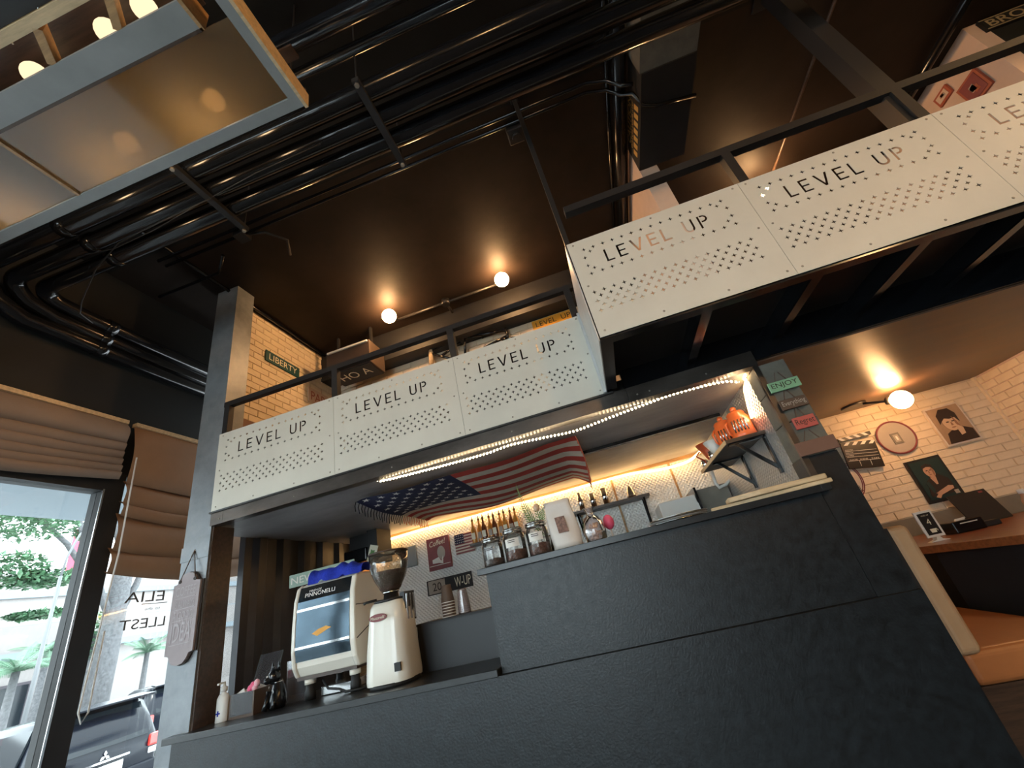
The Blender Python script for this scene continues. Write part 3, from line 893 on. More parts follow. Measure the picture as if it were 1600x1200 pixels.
# pictures on the pink wall and BROADWAY sign
sg = thing('broadway_sign', 'black BROADWAY sign with dull gold lettering high on the dark wall', 'sign', (4.4, 2.83, 4.5))
pp = MB().box(3.985, 4.86, 2.815, 2.838, 4.505, 4.635).build('plate', 'black_matt', sg)
text('BROADWAY', (4.42, 2.815, 4.57), (1, 0, 0), (0, 0, 1), width=0.80, size=0.085, mat='broadway_ink', parent=pp, bold=0.012)
MB().box(3.99, 4.855, 2.812, 2.816, 4.622, 4.63).box(3.99, 4.855, 2.812, 2.816, 4.51, 4.518).build('border', 'broadway_ink', sg)


def wall_picture_x(y0, y1, z0, z1, label, inner):
    t = thing('framed_print', label, 'picture', (3.89, (y0 + y1) / 2, z0))
    MB().box(3.878, 3.898, y0, y1, z0, z1).build('frame', 'red_ink', t)
    MB().box(3.874, 3.879, y0 + 0.02, y1 - 0.02, z0 + 0.02, z1 - 0.02).build('print', inner, t)
    for k in range(3):
        a = random.uniform(0.2, 0.6); b = random.uniform(0.2, 0.6)
        yy = y0 + 0.03 + (y1 - y0 - 0.06) * a * 0.6; zz = z0 + 0.03 + (z1 - z0 - 0.06) * b * 0.6
        MB().box(3.871, 3.875, yy, yy + (y1 - y0) * 0.22, zz, zz + (z1 - z0) * 0.25).build('printed_shape', ('board_grey', 'red_ink', 'skin_print')[k], t)


wall_picture_x(3.19, 3.34, 4.38, 4.485, 'small red framed print on the pink upper wall', 'wall_pink')
wall_picture_x(2.98, 3.18, 4.12, 4.34, 'larger dark red framed print partly behind the walkway panel', 'maroon')

# ==================================================================== BAR COUNTER
ct = thing('bar_counter', 'dark slate bar counter front with a raised right section', 'counter', (-0.9, 2.7, 0))
MB().box(-2.92, 1.07, 2.598, 2.92, 0, 0.968).build('carcass', 'counter_slate', ct)
MB().box(-3.02, 1.25, 2.565, 2.597, 0, 0.968).build('lower_front', 'counter_slate', ct)
MB().box(-0.85, 1.07, 2.60, 2.76, 0.97, 1.475).build('raised_front', 'counter_slate', ct)
wt = MB().box(-3.06, -0.855, 2.53, 3.30, 0.969, 1.005)
tag(wt.build('counter_top', 'counter_edge', bevel=0.003), 'black lower counter top with the coffee machine and grinder', 'counter top')
wl = MB().box(-0.89, 1.07, 2.555, 2.90, 1.476, 1.512).box(1.07, 1.115, 2.555, 2.597, 1.476, 1.512)
tag(wl.build('raised_ledge', 'counter_edge', bevel=0.003), 'black raised bar ledge carrying the glass jars', 'ledge')
sp = thing('cup_stand', 'black box stand on the counter carrying the paper cups', 'stand', (-1.2, 3.1, 1.005))
MB().box(-1.52, -0.90, 2.97, 3.24, 1.005, 1.275).build('box', 'acrylic_dark', sp)
MB().box(-1.525, -0.895, 2.965, 3.245, 1.275, 1.29).build('top', 'black_matt', sp)

# ==================================================================== COFFEE MACHINE
mc = thing('espresso_machine', 'cream espresso machine with blue mirror panel beside the grinder', 'coffee machine', (-2.1, 3.0, 1.005))
MX0, MX1 = -2.36, -1.87
prof = [(2.835, 1.14), (2.80, 1.20), (2.785, 1.30), (2.79, 1.45), (2.805, 1.60), (2.835, 1.69), (2.87, 1.71), (3.22, 1.71), (3.25, 1.66), (3.25, 1.18), (3.22, 1.14)]


def side_loft(x0, x1, pr, nm, mat, par, bev=0.01):
    m = MB(); m.prism([(y, z) for y, z in pr], (x0, 0, 0), (0, 1, 0), (0, 0, 1), (x1 - x0, 0, 0))
    return m.build(nm, mat, par, bevel=bev)


side_loft(MX0 + 0.03, MX1 - 0.03, prof, 'body', 'enamel', mc)
sp_ = [(y - (0.012 if y < 2.9 else 0), z) for y, z in prof]
side_loft(MX0, MX0 + 0.03, sp_, 'side_cheek', 'enamel', mc, 0.012)
side_loft(MX1 - 0.04, MX1, sp_, 'side_cheek', 'enamel', mc, 0.012)


def front_pt(z):
    pr = [(z_, y_) for y_, z_ in ((2.835, 1.14), (2.80, 1.20), (2.785, 1.30), (2.79, 1.45), (2.805, 1.60), (2.835, 1.69))]
    for (a, b), (c, d) in zip(pr, pr[1:]):
        if a <= z <= c: return b + (d - b) * (z - a) / (c - a)
    return 2.8


def front_sheet(x0, x1, z0, z1, nm, mat, off=0.006, n=6):
    m = MB(); vs = []; fs = []
    for i in range(n + 1):
        z = z0 + (z1 - z0) * i / n
        y = front_pt(z) - off
        vs += [(x0, y, z), (x1, y, z), (x1, y + off, z), (x0, y + off, z)]
    for i in range(n):
        a = 4 * i
        for k in range(4): fs.append((a + k, a + (k + 1) % 4, a + 4 + (k + 1) % 4, a + 4 + k))
    fs += [(0, 1, 2, 3), (4 * n, 4 * n + 1, 4 * n + 2, 4 * n + 3)]
    m.add(vs, fs, 0, False)
    return m.build(nm, mat, mc)


front_sheet(MX0 + 0.032, MX1 - 0.043, 1.55, 1.69, 'mirror_panel', 'mirror_blue')
front_sheet(MX0 + 0.032, MX1 - 0.043, 1.322, 1.535, 'mirror_panel', 'mirror_blue')
front_sheet(MX0 + 0.032, MX1 - 0.043, 1.235, 1.308, 'mirror_panel', 'mirror_blue')
front_sheet(MX0 + 0.032, MX1 - 0.043, 1.535, 1.55, 'chrome_strip', 'chrome', 0.01, 2)
front_sheet(MX0 + 0.032, MX1 - 0.043, 1.308, 1.322, 'chrome_strip', 'chrome', 0.01, 2)
text('FIRENZE', (-2.19, 2.808, 1.655), (1, 0, 0), (0, 0.3, 1), width=0.10, size=0.014, mat='white_plain', parent=mc)
text('PINNONELLI', (-2.15, 2.803, 1.632), (1, 0, 0), (0, 0.2, 1), width=0.24, size=0.026, mat='white_plain', parent=mc)
MB().prism([(0, 0.02), (0.05, 0.04), (0.11, 0.05), (0.15, 0.035), (0.10, 0.02), (0.04, 0.0)], (-2.2, 2.781, 1.365), (1, 0, 0), (0, 0, 1), (0, 0.003, 0)).build('painted_reflection', 'yellow_sign', mc)  # yellow reflection in the mirror panel, put in as a coloured shape
MB().box(MX1 - 0.001, MX1 + 0.002, 2.80, 3.2, 1.498, 1.503).build('seam', 'rubber', mc)
MB().bar((MX1 + 0.001, 2.80, 1.30), (MX1 + 0.001, 3.1, 1.42), 0.005, 0.004, up=(1, 0, 0)).build('seam', 'rubber', mc)
MB().box(-2.34, -1.89, 2.82, 3.22, 1.125, 1.145).build('base_tray', 'wood_dark', mc)
for x in (-2.27, -1.93):
    for y in (2.86, 3.18):
        f_ = MB().lathe([(0.034, 0), (0.034, 0.05), (0.028, 0.06), (0.028, 0.10)], (x, y, 1.005), 16)
        f_.build('foot', 'rubber', mc)
        MB().lathe([(0.036, 0), (0.036, 0.03)], (x, y, 1.095), 16).build('foot_collar', 'enamel', mc)
MB().box(-2.30, -1.92, 2.9, 3.2, 1.708, 1.715).build('cup_rail', 'steel', mc)
# things below it
tag(MB().box(-2.22, -1.98, 2.9, 3.13, 1.006, 1.06).build('drip_tray', 'steel', bevel=0.006), 'shallow steel tray on the counter under the espresso machine', 'tray')
tag(MB().tube([(-2.18, 2.87, 1.10), (-2.12, 2.84, 1.05), (-2.02, 2.82, 1.035), (-1.97, 2.81, 1.016), (-1.86, 2.81, 1.014), (-1.82, 2.90, 1.014)], 0.008, 8).build('power_cable', 'rubber'), 'black cable looping under the espresso machine', 'cable')
# towel
tw = MB(); vs = []; fs = []
NX, NY = 22, 10
for i in range(NX + 1):
    for j in range(NY + 1):
        u, v = i / NX, j / NY
        x = -2.27 + 0.43 * u
        ang = PI * v
        rr = 0.062 + 0.010 * math.sin(9 * u + 2) + 0.006 * math.sin(23 * u + 5 * v)
        y = 2.92 - 0.095 * math.cos(ang) + 0.012 * math.sin(14 * u)
        z = 1.722 + rr * math.sin(ang) * (1.1 + 0.2 * math.sin(5 * u)) + 0.006 * math.sin(31 * u + 8 * v)
        if v < 0.1: z -= 0.01 + 0.012 * (1 + math.sin(17 * u))
        vs.append((x, y, max(z, 1.7)))
for i in range(NX):
    for j in range(NY):
        a = i * (NY + 1) + j
        fs.append((a, a + 1, a + NY + 2, a + NY + 1))
base = [(-2.27, 2.83, 1.716), (-1.84, 2.83, 1.716), (-1.84, 2.975, 1.716), (-2.27, 2.975, 1.716)]
tw.add(vs, fs, 0, True)
tag(tw.build('blue_towel', 'blue_towel'), 'crumpled bright blue towel lying on top of the espresso machine', 'towel')
# small black speaker and yellow card on the wall behind the machine
spk = thing('black_speaker', 'small black speaker box hung under the bar ceiling with a yellow card', 'speaker', (-2.75, 4.4, 1.98))
MB().box(-3.0, -2.72, 4.3, 4.6, 1.98, 2.12).build('cabinet', 'black_paint', spk, bevel=0.015)
MB().box(-2.70, -2.58, 4.3, 4.6, 1.94, 2.284).build('housing', 'black_matt', spk)
MB().box(-3.0, -2.70, 4.42, 4.46, 2.12, 2.284).build('mount', 'black_matt', spk)
cdm = MB(Matrix.Translation((-2.64, 4.295, 2.03)) @ Matrix.Rotation(0.35, 4, 'Y'))
cdm.box(-0.05, 0.05, -0.004, 0, -0.085, 0.085).build('card', 'cream_ink', spk)
MB().prism([(0.04 * math.cos(2 * PI * k / 10) * (1 if k % 2 else 0.6), 0.05 * math.sin(2 * PI * k / 10) * (1 if k % 2 else 0.6)) for k in range(10)], (-2.64, 4.29, 2.03), (1, 0, 0), (0, 0, 1), (0, 0.002, 0)).build('card_print', 'leaf_green', spk)
# NEW YORK plate on the bar's left wall
sg = thing('new_york_plate', 'pale green NEW YORK plate half hidden by the blue towel', 'sign', (-2.5, 3.26, 1.6))
pp = MB().box(-2.80, -2.18, 3.26, 3.272, 1.765, 1.865).build('plate', 'pale_green', sg)
text('NEW YORK', (-2.51, 3.26, 1.815), (1, 0, 0), (0, 0, 1), width=0.54, size=0.055, mat='paper', parent=pp)
MB().box(-2.34, -2.20, 3.25, 3.262, 1.60, 1.775).build('fixing_strap', 'steel', sg)
# ==================================================================== GRINDER
gr = thing('coffee_grinder', 'white coffee grinder with a clear hopper full of beans', 'coffee grinder', (-1.61, 2.80, 1.005))
gm = MB(); vs = []; fs = []
lev = [(1.025, 0.150, 0.14, 0.0), (1.05, 0.152, 0.142, 0.0), (1.20, 0.142, 0.135, 0.0), (1.35, 0.128, 0.125, 0.005), (1.44, 0.118, 0.115, 0.008), (1.465, 0.105, 0.10, 0.01), (1.475, 0.08, 0.08, 0.01)]
NS = 32
for z, a, b, dx in lev:
    for k in range(NS):
        t_ = 2 * PI * k / NS
        c_, s_ = math.cos(t_), math.sin(t_)
        e = 0.55
        vs.append((-1.61 + dx + a * math.copysign(abs(c_) ** e, c_), 2.80 + b * math.copysign(abs(s_) ** e, s_), z))
for i in range(len(lev) - 1):
    for k in range(NS): fs.append((i * NS + k, i * NS + (k + 1) % NS, (i + 1) * NS + (k + 1) % NS, (i + 1) * NS + k))
gm.add(vs, fs, 0, True); gm.add(vs[-NS:], [tuple(range(NS))], 0)
gm.build('body', 'enamel', gr)
MB().lathe([(0.155, 0), (0.155, 0.022)], (-1.61, 2.80, 1.005), 28).build('base', 'rubber', gr)
MB().box(-1.515, -1.482, 2.76, 2.90, 1.33, 1.505).build('side_column', 'acrylic_dark', gr)
for k in range(3):
    MB().box(-1.484, -1.474, 2.77 + k * 0.045, 2.79 + k * 0.045, 1.34, 1.49).build('fin', 'steel', gr)
MB().lathe([(0.05, 0), (0.05, 0.045), (0.062, 0.05)], (-1.60, 2.80, 1.474), 20).build('neck', 'chrome', gr)
MB().lathe([(0.11, 0), (0.115, 0.012), (0.09, 0.018)], (-1.60, 2.80, 1.466), 28).build('collar', 'acrylic_dark', gr)
hp = MB().lathe([(0.052, 0), (0.072, 0.035), (0.104, 0.09), (0.122, 0.135), (0.130, 0.18), (0.131, 0.255)], (-1.60, 2.80, 1.515), 32)
hp.build('hopper', 'hopper_glass', gr)
MB().lathe([(0.052, 0), (0.071, 0.03), (0.101, 0.09), (0.115, 0.135), (0.06, 0.142), (0.001, 0.145)], (-1.60, 2.80, 1.517), 28).build('beans', 'coffee_beans', gr)
MB().lathe([(0.132, 0), (0.132, 0.008), (0.001, 0.010)], (-1.60, 2.80, 1.771), 32).build('lid', 'hopper_glass', gr)
MB().tube([(-1.60 + 0.132 * math.cos(2 * PI * k / 32), 2.80 + 0.132 * math.sin(2 * PI * k / 32), 1.774) for k in range(33)], 0.006, 8, caps=False).build('lid_rim', 'wood_dark', gr)
MB().tube([(-1.66, 2.72, 1.49), (-1.72, 2.69, 1.487), (-1.735, 2.685, 1.48)], 0.008, 8).build('adjust_lever', 'rubber', gr)
ov = [(0.062 * math.cos(2 * PI * k / 24), 0.022 * math.sin(2 * PI * k / 24)) for k in range(24)]
MB().prism(ov, (-1.63, 2.668, 1.385), (1, 0, 0), (0, 0.06, 1), (0, 0.008, 0)).build('badge', 'maroon', gr)
text('Mazzarelli', (-1.63, 2.667, 1.385), (1, 0, 0), (0, 0.06, 1), width=0.10, size=0.016, mat='cream_ink', parent=gr, shear=0.3)
MB().box(-1.53, -1.49, 2.655, 2.665, 1.08, 1.125).build('switch', 'rubber', gr)

# ==================================================================== COUNTER SMALL THINGS
sb = thing('sanitizer_bottle', 'white pump bottle with a blue cross beside the pillar', 'bottle', (-2.82, 2.72, 1.005))
MB().lathe([(0.040, 0), (0.042, 0.005), (0.042, 0.13), (0.03, 0.15), (0.016, 0.158), (0.016, 0.17)], (-2.82, 2.72, 1.005), 20, sy=0.7).build('body', 'plastic_white', sb)
MB().lathe([(0.02, 0), (0.02, 0.025), (0.008, 0.03), (0.008, 0.05)], (-2.82, 2.72, 1.17), 14).build('pump', 'plastic_white', sb)
MB().bar((-2.82, 2.72, 1.223), (-2.82, 2.67, 1.219), 0.014, 0.01).build('nozzle', 'plastic_white', sb)
MB().box(-2.838, -2.808, 2.687, 2.6905, 1.052, 1.060).box(-2.827, -2.819, 2.687, 2.6905, 1.041, 1.071).build('blue_cross', 'blue_towel', sb)
bx = thing('candy_bin', 'clear lidded acrylic bin holding pink sweets and paper sachets', 'bin', (-2.67, 2.80, 1.005))
MB().box(-2.77, -2.58, 2.72, 2.90, 1.005, 1.02).box(-2.77, -2.76, 2.72, 2.90, 1.02, 1.14).box(-2.59, -2.58, 2.72, 2.90, 1.02, 1.14).box(-2.76, -2.59, 2.89, 2.90, 1.02, 1.14).build('bin_body', 'cup_brown', bx)
MB().box(-2.76, -2.59, 2.72, 2.728, 1.02, 1.14).build('front_pane', 'acrylic_clear', bx)
lm = MB(Matrix.Translation((-2.675, 2.90, 1.14)) @ Matrix.Rotation(math.radians(70), 4, 'X'))
lm.box(-0.092, 0.092, 0.0, 0.20, -0.003, 0.003).build('lid', 'acrylic_clear', bx)
lm = MB(Matrix.Translation((-2.675, 2.90, 1.14)) @ Matrix.Rotation(math.radians(70), 4, 'X'))
lm.box(-0.097, -0.089, 0.0, 0.20, -0.004, 0.004).box(0.089, 0.097, 0, 0.20, -0.004, 0.004).build('lid_edge', 'rubber', bx)
for k in range(5):
    pmx = MB(Matrix.Translation((-2.715 + k * 0.02, 2.78 + 0.02 * k, 1.09)) @ Matrix.Rotation(0.2 * k - 0.4, 4, 'Y'))
    pmx.box(-0.04, 0.04, -0.02, -0.017, -0.06, 0.06)
    tag(pmx.build('paper_sachet', 'paper'), 'white paper sachet standing in the acrylic bin', 'sachet', 'sachets in the acrylic bin')
for k, (x, z) in enumerate(((-2.64, 1.165), (-2.61, 1.175), (-2.66, 1.15), (-2.625, 1.15))):
    c_ = MB().ball((x, 2.77, z), 0.02, 12, 8, (1, 0.8, 1.1))
    tag(c_.build('wrapped_sweet', 'pink' if k % 2 == 0 else 'pink_pale'), ('bright pink' if k % 2 == 0 else 'pale pink') + ' wrapped sweet on top of the acrylic bin', 'sweet', 'bright sweets' if k % 2 == 0 else 'pale sweets')
tag(MB().box(-2.515, -2.36, 2.93, 2.936, 1.005, 1.25).build('acrylic_sign_holder', 'acrylic_clear'), 'blank clear acrylic sign holder behind the dog figurine', 'sign holder')
dg = thing('dog_figurine', 'black glossy dog figurine with pricked ears on the counter', 'figurine', (-2.47, 2.78, 1.005))
d_ = MB()
d_.lathe([(0.045, 0), (0.06, 0.02), (0.058, 0.06), (0.045, 0.11), (0.032, 0.14), (0.028, 0.16)], (-2.47, 2.80, 1.005), 18, sy=0.95)
d_.ball((-2.485, 2.78, 1.185), 0.042, 16, 10, (0.9, 1, 1.05)).ball((-2.50, 2.745, 1.172), 0.026, 14, 8, (0.85, 1.2, 0.8))
d_.tube([(-2.50, 2.76, 1.11), (-2.505, 2.745, 1.05), (-2.51, 2.73, 1.012)], [0.018, 0.015, 0.018], 10).tube([(-2.45, 2.76, 1.11), (-2.445, 2.745, 1.05), (-2.445, 2.73, 1.012)], [0.018, 0.015, 0.018], 10)
d_.build('body', 'black_paint', dg)
for sx in (-1, 1):
    MB().lathe([(0.016, 0), (0.012, 0.03), (0.001, 0.06)], (-2.483 + sx * 0.024, 2.79, 1.215), 10, sy=0.5).build('ear', 'black_paint', dg)
    MB().ball((-2.49 + sx * 0.018, 2.745, 1.195), 0.006, 8, 6).build('eye', 'white_plain', dg)
MB().tube([(-2.47 + 0.031 * math.cos(2 * PI * k / 16), 2.797 + 0.031 * math.sin(2 * PI * k / 16), 1.152) for k in range(17)], 0.0035, 6, caps=False).build('collar', 'steel', dg)

# cups on the stand
def cup_stack(x, y, z, n, step, r0, r1, h, mat, label):
    t = thing('cup_stack', label, 'cups', (x, y, z))
    for k in range(n):
        zz = z + k * step
        o = MB().lathe([(r0, 0), (r0 * 1.03, 0.008), (r1, h * 0.92), (r1 * 0.985, h)], (x, y, zz), 20)
        o.build('cup', mat, t)
        if mat == 'cup_brown':
            MB().tube([(x + r0 * 1.03 * math.cos(2 * PI * q / 20), y + r0 * 1.03 * math.sin(2 * PI * q / 20), zz + 0.003) for q in range(21)], 0.003, 6, caps=False).build('cup_rim', 'paper', t)
    return t


cup_stack(-1.325, 3.09, 1.29, 6, 0.018, 0.046, 0.034, 0.115, 'cup_brown', 'upturned stack of ribbed brown paper cups with pale rims')
cup_stack(-1.20, 3.07, 1.29, 4, 0.012, 0.044, 0.032, 0.12, 'plastic_bag', 'upturned stack of clear plastic cups')

# jars on the ledge
def jar(c, r, h, fill, fmat, label, tagc):
    t = thing('glass_jar', label, 'jar', c)
    MB().lathe([(r * 0.92, 0), (r, 0.012), (r, h * 0.66), (r * 0.93, h * 0.76), (r * 0.82, h * 0.80), (r * 0.82, h * 0.84)], c, 28).build('glass', 'jar_glass', t)
    MB().lathe([(r * 0.86, 0), (r * 0.93, 0.012), (r * 0.93, fill), (r * 0.4, fill + 0.008), (0.001, fill + 0.01)], (c[0], c[1], c[2] + 0.004), 24).build('contents', fmat, t)
    MB().lathe([(r * 0.86, 0), (r * 0.90, 0.006), (r * 0.90, h * 0.07), (r * 0.80, h * 0.12), (0.001, h * 0.14)], (c[0], c[1], c[2] + h * 0.85), 28).build('lid', 'jar_glass', t)
    for zz in (0.835, 0.86, 0.92):
        MB().tube([(c[0] + r * 0.90 * math.cos(2 * PI * q / 28), c[1] + r * 0.90 * math.sin(2 * PI * q / 28), c[2] + h * zz) for q in range(29)], 0.0035, 6, caps=False).build('wire_ring', 'steel', t)
    vs = []; fs = []
    for i in range(9):
        a = -PI / 2 - 0.65 + 1.3 * i / 8
        for zz in (0.40, 0.64): vs.append((c[0] + (r + 0.002) * math.cos(a), c[1] + (r + 0.002) * math.sin(a), c[2] + h * zz))
    for i in range(8): fs.append((2 * i, 2 * i + 2, 2 * i + 3, 2 * i + 1))
    MB().add(vs, fs, 0, True).build('paper_label', tagc, t)
    for q in (0.58, 0.53):
        MB().box(c[0] - r * 0.35, c[0] + r * 0.3, c[1] - r - 0.004, c[1] - r - 0.0025, c[2] + h * q, c[2] + h * q + 0.004).build('printed_line', 'ink', t)
    return t


LZ = 1.512
jar((-0.80, 2.66, LZ), 0.066, 0.175, 0.035, 'coffee_beans', 'clip top glass jar nearly empty at the end of the ledge', 'acrylic_clear')
jar((-0.655, 2.67, LZ), 0.070, 0.20, 0.055, 'coffee_red', 'glass jar of coffee beans standing between two other jars', 'paper')
jar((-0.505, 2.68, LZ), 0.070, 0.205, 0.06, 'coffee_red', 'glass jar of coffee beans beside the white pouch', 'paper')
# pouch
po_ = thing('coffee_pouch', 'white stand-up coffee pouch with a printed picture on the ledge', 'pouch', (-0.325, 2.66, LZ))
vs = []; fs = []
for i in range(11):
    t_ = i / 10
    z = LZ + 0.002 + 0.285 * t_
    d = 0.036 * (1 - t_) ** 0.7 + 0.003
    w = 0.088 + 0.006 * math.sin(5 * t_)
    for k in range(12):
        a = 2 * PI * k / 12
        vs.append((-0.325 - 0.012 * t_ + w * math.copysign(abs(math.cos(a)) ** 0.6, math.cos(a)), 2.66 + d * math.sin(a) + 0.006 * math.sin(7 * t_ + 2 * a), z))
for i in range(10):
    for k in range(12): fs.append((i * 12 + k, i * 12 + (k + 1) % 12, (i + 1) * 12 + (k + 1) % 12, (i + 1) * 12 + k))
fs += [tuple(range(12)), tuple(range(120, 132))]
MB().add(vs, fs, 0, True).build('bag', 'pouch', po_)
MB().add([(-0.36, 2.616, LZ + 0.09), (-0.30, 2.616, LZ + 0.09), (-0.308, 2.630, LZ + 0.185), (-0.368, 2.630, LZ + 0.185), (-0.36, 2.619, LZ + 0.09), (-0.30, 2.619, LZ + 0.09), (-0.308, 2.633, LZ + 0.185), (-0.368, 2.633, LZ + 0.185)],
         [(0, 1, 2, 3), (4, 7, 6, 5), (0, 4, 5, 1), (1, 5, 6, 2), (2, 6, 7, 3), (3, 7, 4, 0)]).build('printed_picture', 'pouch_print', po_)
# clear bag of sweets
pb = thing('clear_bag', 'tied clear plastic bag of sweets beside the white pouch', 'bag', (-0.155, 2.68, LZ))
vs = []; fs = []
for i, (z, r) in enumerate(((0, 0.05), (0.01, 0.062), (0.06, 0.066), (0.11, 0.058), (0.14, 0.04), (0.155, 0.018), (0.17, 0.02), (0.20, 0.036))):
    for k in range(16):
        a = 2 * PI * k / 16
        rr = r * (1 + 0.12 * math.sin(5 * a + i) * (0.4 + z * 4))
        vs.append((-0.155 + rr * math.cos(a), 2.68 + rr * 0.8 * math.sin(a), LZ + z))
for i in range(7):
    for k in range(16): fs.append((i * 16 + k, i * 16 + (k + 1) % 16, (i + 1) * 16 + (k + 1) % 16, (i + 1) * 16 + k))
fs.append(tuple(range(16)))
MB().add(vs, fs, 0, True).build('wrapper', 'plastic_bag', pb)
cm = MB()
for k in range(26):
    a = random.uniform(0, 2 * PI); r = random.uniform(0, 0.045)
    cm.ball((-0.155 + r * math.cos(a), 2.68 + 0.75 * r * math.sin(a), LZ + 0.015 + random.uniform(0, 0.085)), 0.011, 8, 6)
o = cm.build('sweets', 'skin_print', pb); o['kind'] = 'stuff'
pk = thing('pink_balloon', 'small bright pink balloon tied behind the clear bag', 'balloon', (-0.06, 2.80, LZ))
MB().ball((-0.06, 2.80, LZ + 0.10), 0.034, 14, 10, (1, 1, 1.35)).build('bubble', 'pink', pk)
MB().tube([(-0.06, 2.80, LZ), (-0.06, 2.80, LZ + 0.06)], 0.006, 6).build('stick', 'plastic_white', pk)
# potted fern sprig
pf = thing('fern_plant', 'small fern sprig rising behind the jars', 'plant', (-0.47, 2.80, LZ))
MB().lathe([(0.03, 0), (0.04, 0.10), (0.042, 0.11), (0.03, 0.11)], (-0.47, 2.80, LZ), 16).build('vase', 'jar_glass', pf)


def frond(base, tip, bend, n, w, par, mat='leaf_green'):
    base, tip, bend = Vector(base), Vector(tip), Vector(bend)
    m = MB()
    P = [((1 - t) ** 2) * base + 2 * t * (1 - t) * bend + t * t * tip for t in [i / n for i in range(n + 1)]]
    m.tube(P, [0.004 * (1 - i / n) + 0.0012 for i in range(n + 1)], 5)
    for i in range(2, n):
        d = (P[i + 1] - P[i - 1]).normalized()
        s = d.cross(Vector((0, 1, 0.2))).normalized()
        l = w * math.sin(PI * min(1, (i / n) * 0.9 + 0.12))
        for sg_ in (-1, 1):
            a = P[i]; b = P[i] + (s * sg_ * 0.8 + d * 0.65) * l
            q = d.cross(s) * 0.004
            c = (a + b) / 2 + d * l * 0.16
            e = (a + b) / 2 - d * l * 0.16
            m.add([a, c + q, b, e + q], [(0, 1, 2, 3)])
    return m.build('frond', mat, par)


f0 = at(832, 825, 1, 2.8)
frond((-0.47, 2.80, LZ + 0.10), at(806, 757, 1, 2.8), at(818, 800, 1, 2.8), 24, 0.035, pf)
frond((-0.47, 2.80, LZ + 0.10), at(850, 790, 1, 2.8), at(842, 800, 1, 2.8), 16, 0.03, pf)
frond((-0.47, 2.80, LZ + 0.10), at(815, 790, 1, 2.82), at(822, 815, 1, 2.8), 16, 0.03, pf)
frond((-0.47, 2.80, LZ + 0.10), at(835, 780, 1, 2.82), at(838, 800, 1, 2.8), 14, 0.03, pf)
MB().ball(at(838, 793, 1, 2.8), 0.022, 12, 8, (1, 1, 1.2)).build('flower_bud', 'skin_sepia', pf)
# trays and boards at the right end of the ledge
tr = thing('wooden_board', 'pale wooden serving board lying on the right end of the ledge', 'board', (0.85, 2.7, LZ))
MB().prism([(0.52, 2.66), (1.09, 2.55), (1.135, 2.552), (1.13, 2.596), (1.068, 2.598), (1.066, 2.74), (0.60, 2.86)], (0, 0, LZ), (1, 0, 0), (0, 1, 0), (0, 0, 0.022)).build('board', 'wood_pale', tr, bevel=0.005)
tr2 = thing('wooden_paddle', 'upper pale wooden paddle stacked on the serving board', 'board', (0.85, 2.7, LZ + 0.022))
MB().prism([(0.62, 2.62), (0.78, 2.57), (1.12, 2.555), (1.128, 2.595), (1.065, 2.598), (1.06, 2.66), (0.80, 2.70), (0.64, 2.78)], (0, 0, LZ + 0.023), (1, 0, 0), (0, 1, 0), (0, 0.0, 0.028)).build('blade', 'wood_pale', tr2, bevel=0.006)
for k in range(3):
    t = MB().lathe([(0.0, 0), (0.16, 0.0), (0.17, 0.006), (0.172, 0.009), (0.16, 0.007), (0.0, 0.005)], (0.335 + 0.005 * k, 2.72, LZ + k * 0.011), 40, sy=0.8)
    tag(t.build('round_tray', 'steel_grey' if k % 2 else 'steel'), 'thin oval steel tray in the stack beside the wooden boards', 'tray', 'oval steel trays')
tag(MB().box(0.58, 0.70, 2.60, 2.68, LZ + 0.052, LZ + 0.056).build('folded_napkin', 'paper'), 'white paper slip on the wooden paddle', 'paper') if False else None

# ==================================================================== BACK WALL OF THE BAR
ps = thing('coffee_poster_book', 'maroon Coffee book cover board on the white tread plate wall', 'wall board', (-2.14, 4.93, 1.76))
MB().box(-2.285, -2.0, 4.905, 4.945, 1.755, 2.115).build('board', 'maroon', ps)
text('Coffee!', (-2.145, 4.905, 2.055), (1, 0, 0.08), (-0.08, 0, 1), width=0.21, size=0.06, mat='cream_ink', parent=ps, shear=0.3, depth=0.003)
MB().prism([(0.05 * math.cos(2 * PI * k / 16), 0.075 * math.sin(2 * PI * k / 16)) for k in range(16)], (-2.11, 4.905, 1.935), (1, 0, 0), (0, 0, 1), (0, -0.003, 0)).build('printed_cup', 'board_grey', ps)
MB().prism([(-0.11, 0.0), (-0.03, 0.02), (0.0, -0.03), (0.03, 0.03), (0.02, -0.06), (-0.03, -0.045), (-0.11, -0.04)], (-2.12, 4.905, 1.87), (1, 0, 0), (0, 0, 1), (0, -0.004, 0)).build('printed_hand', 'paper', ps)
MB().box(-2.275, -2.01, 4.902, 4.905, 1.80, 1.806).build('printed_line', 'paper', ps)
ft = thing('flag_tile', 'small square tile with a stars and stripes print on the tread plate wall', 'wall tile', (-1.81, 4.93, 1.86))
MB().box(-1.935, -1.69, 4.925, 4.945, 1.86, 2.09).build('tile', 'white_cloth', ft, bevel=0.008)
for k in range(7):
    MB().box(-1.93, -1.695, 4.922, 4.925, 1.865 + k * 0.033, 1.8815 + k * 0.033).build('red_stripe', 'maroon', ft)
MB().box(-1.93, -1.81, 4.919, 4.923, 1.975, 2.085).build('canton', 'navy_cloth', ft)
sm_ = MB()
for i in range(5):
    for j in range(4): sm_.box(-1.922 + i * 0.024, -1.914 + i * 0.024, 4.917, 4.919, 1.985 + j * 0.026, 1.993 + j * 0.026)
o = sm_.build('stars', 'paper', ft); o['kind'] = 'stuff'
sg = thing('grow_up_plate', 'black licence plate reading W-UP behind the paper cups', 'sign', (-2.07, 4.93, 1.5))
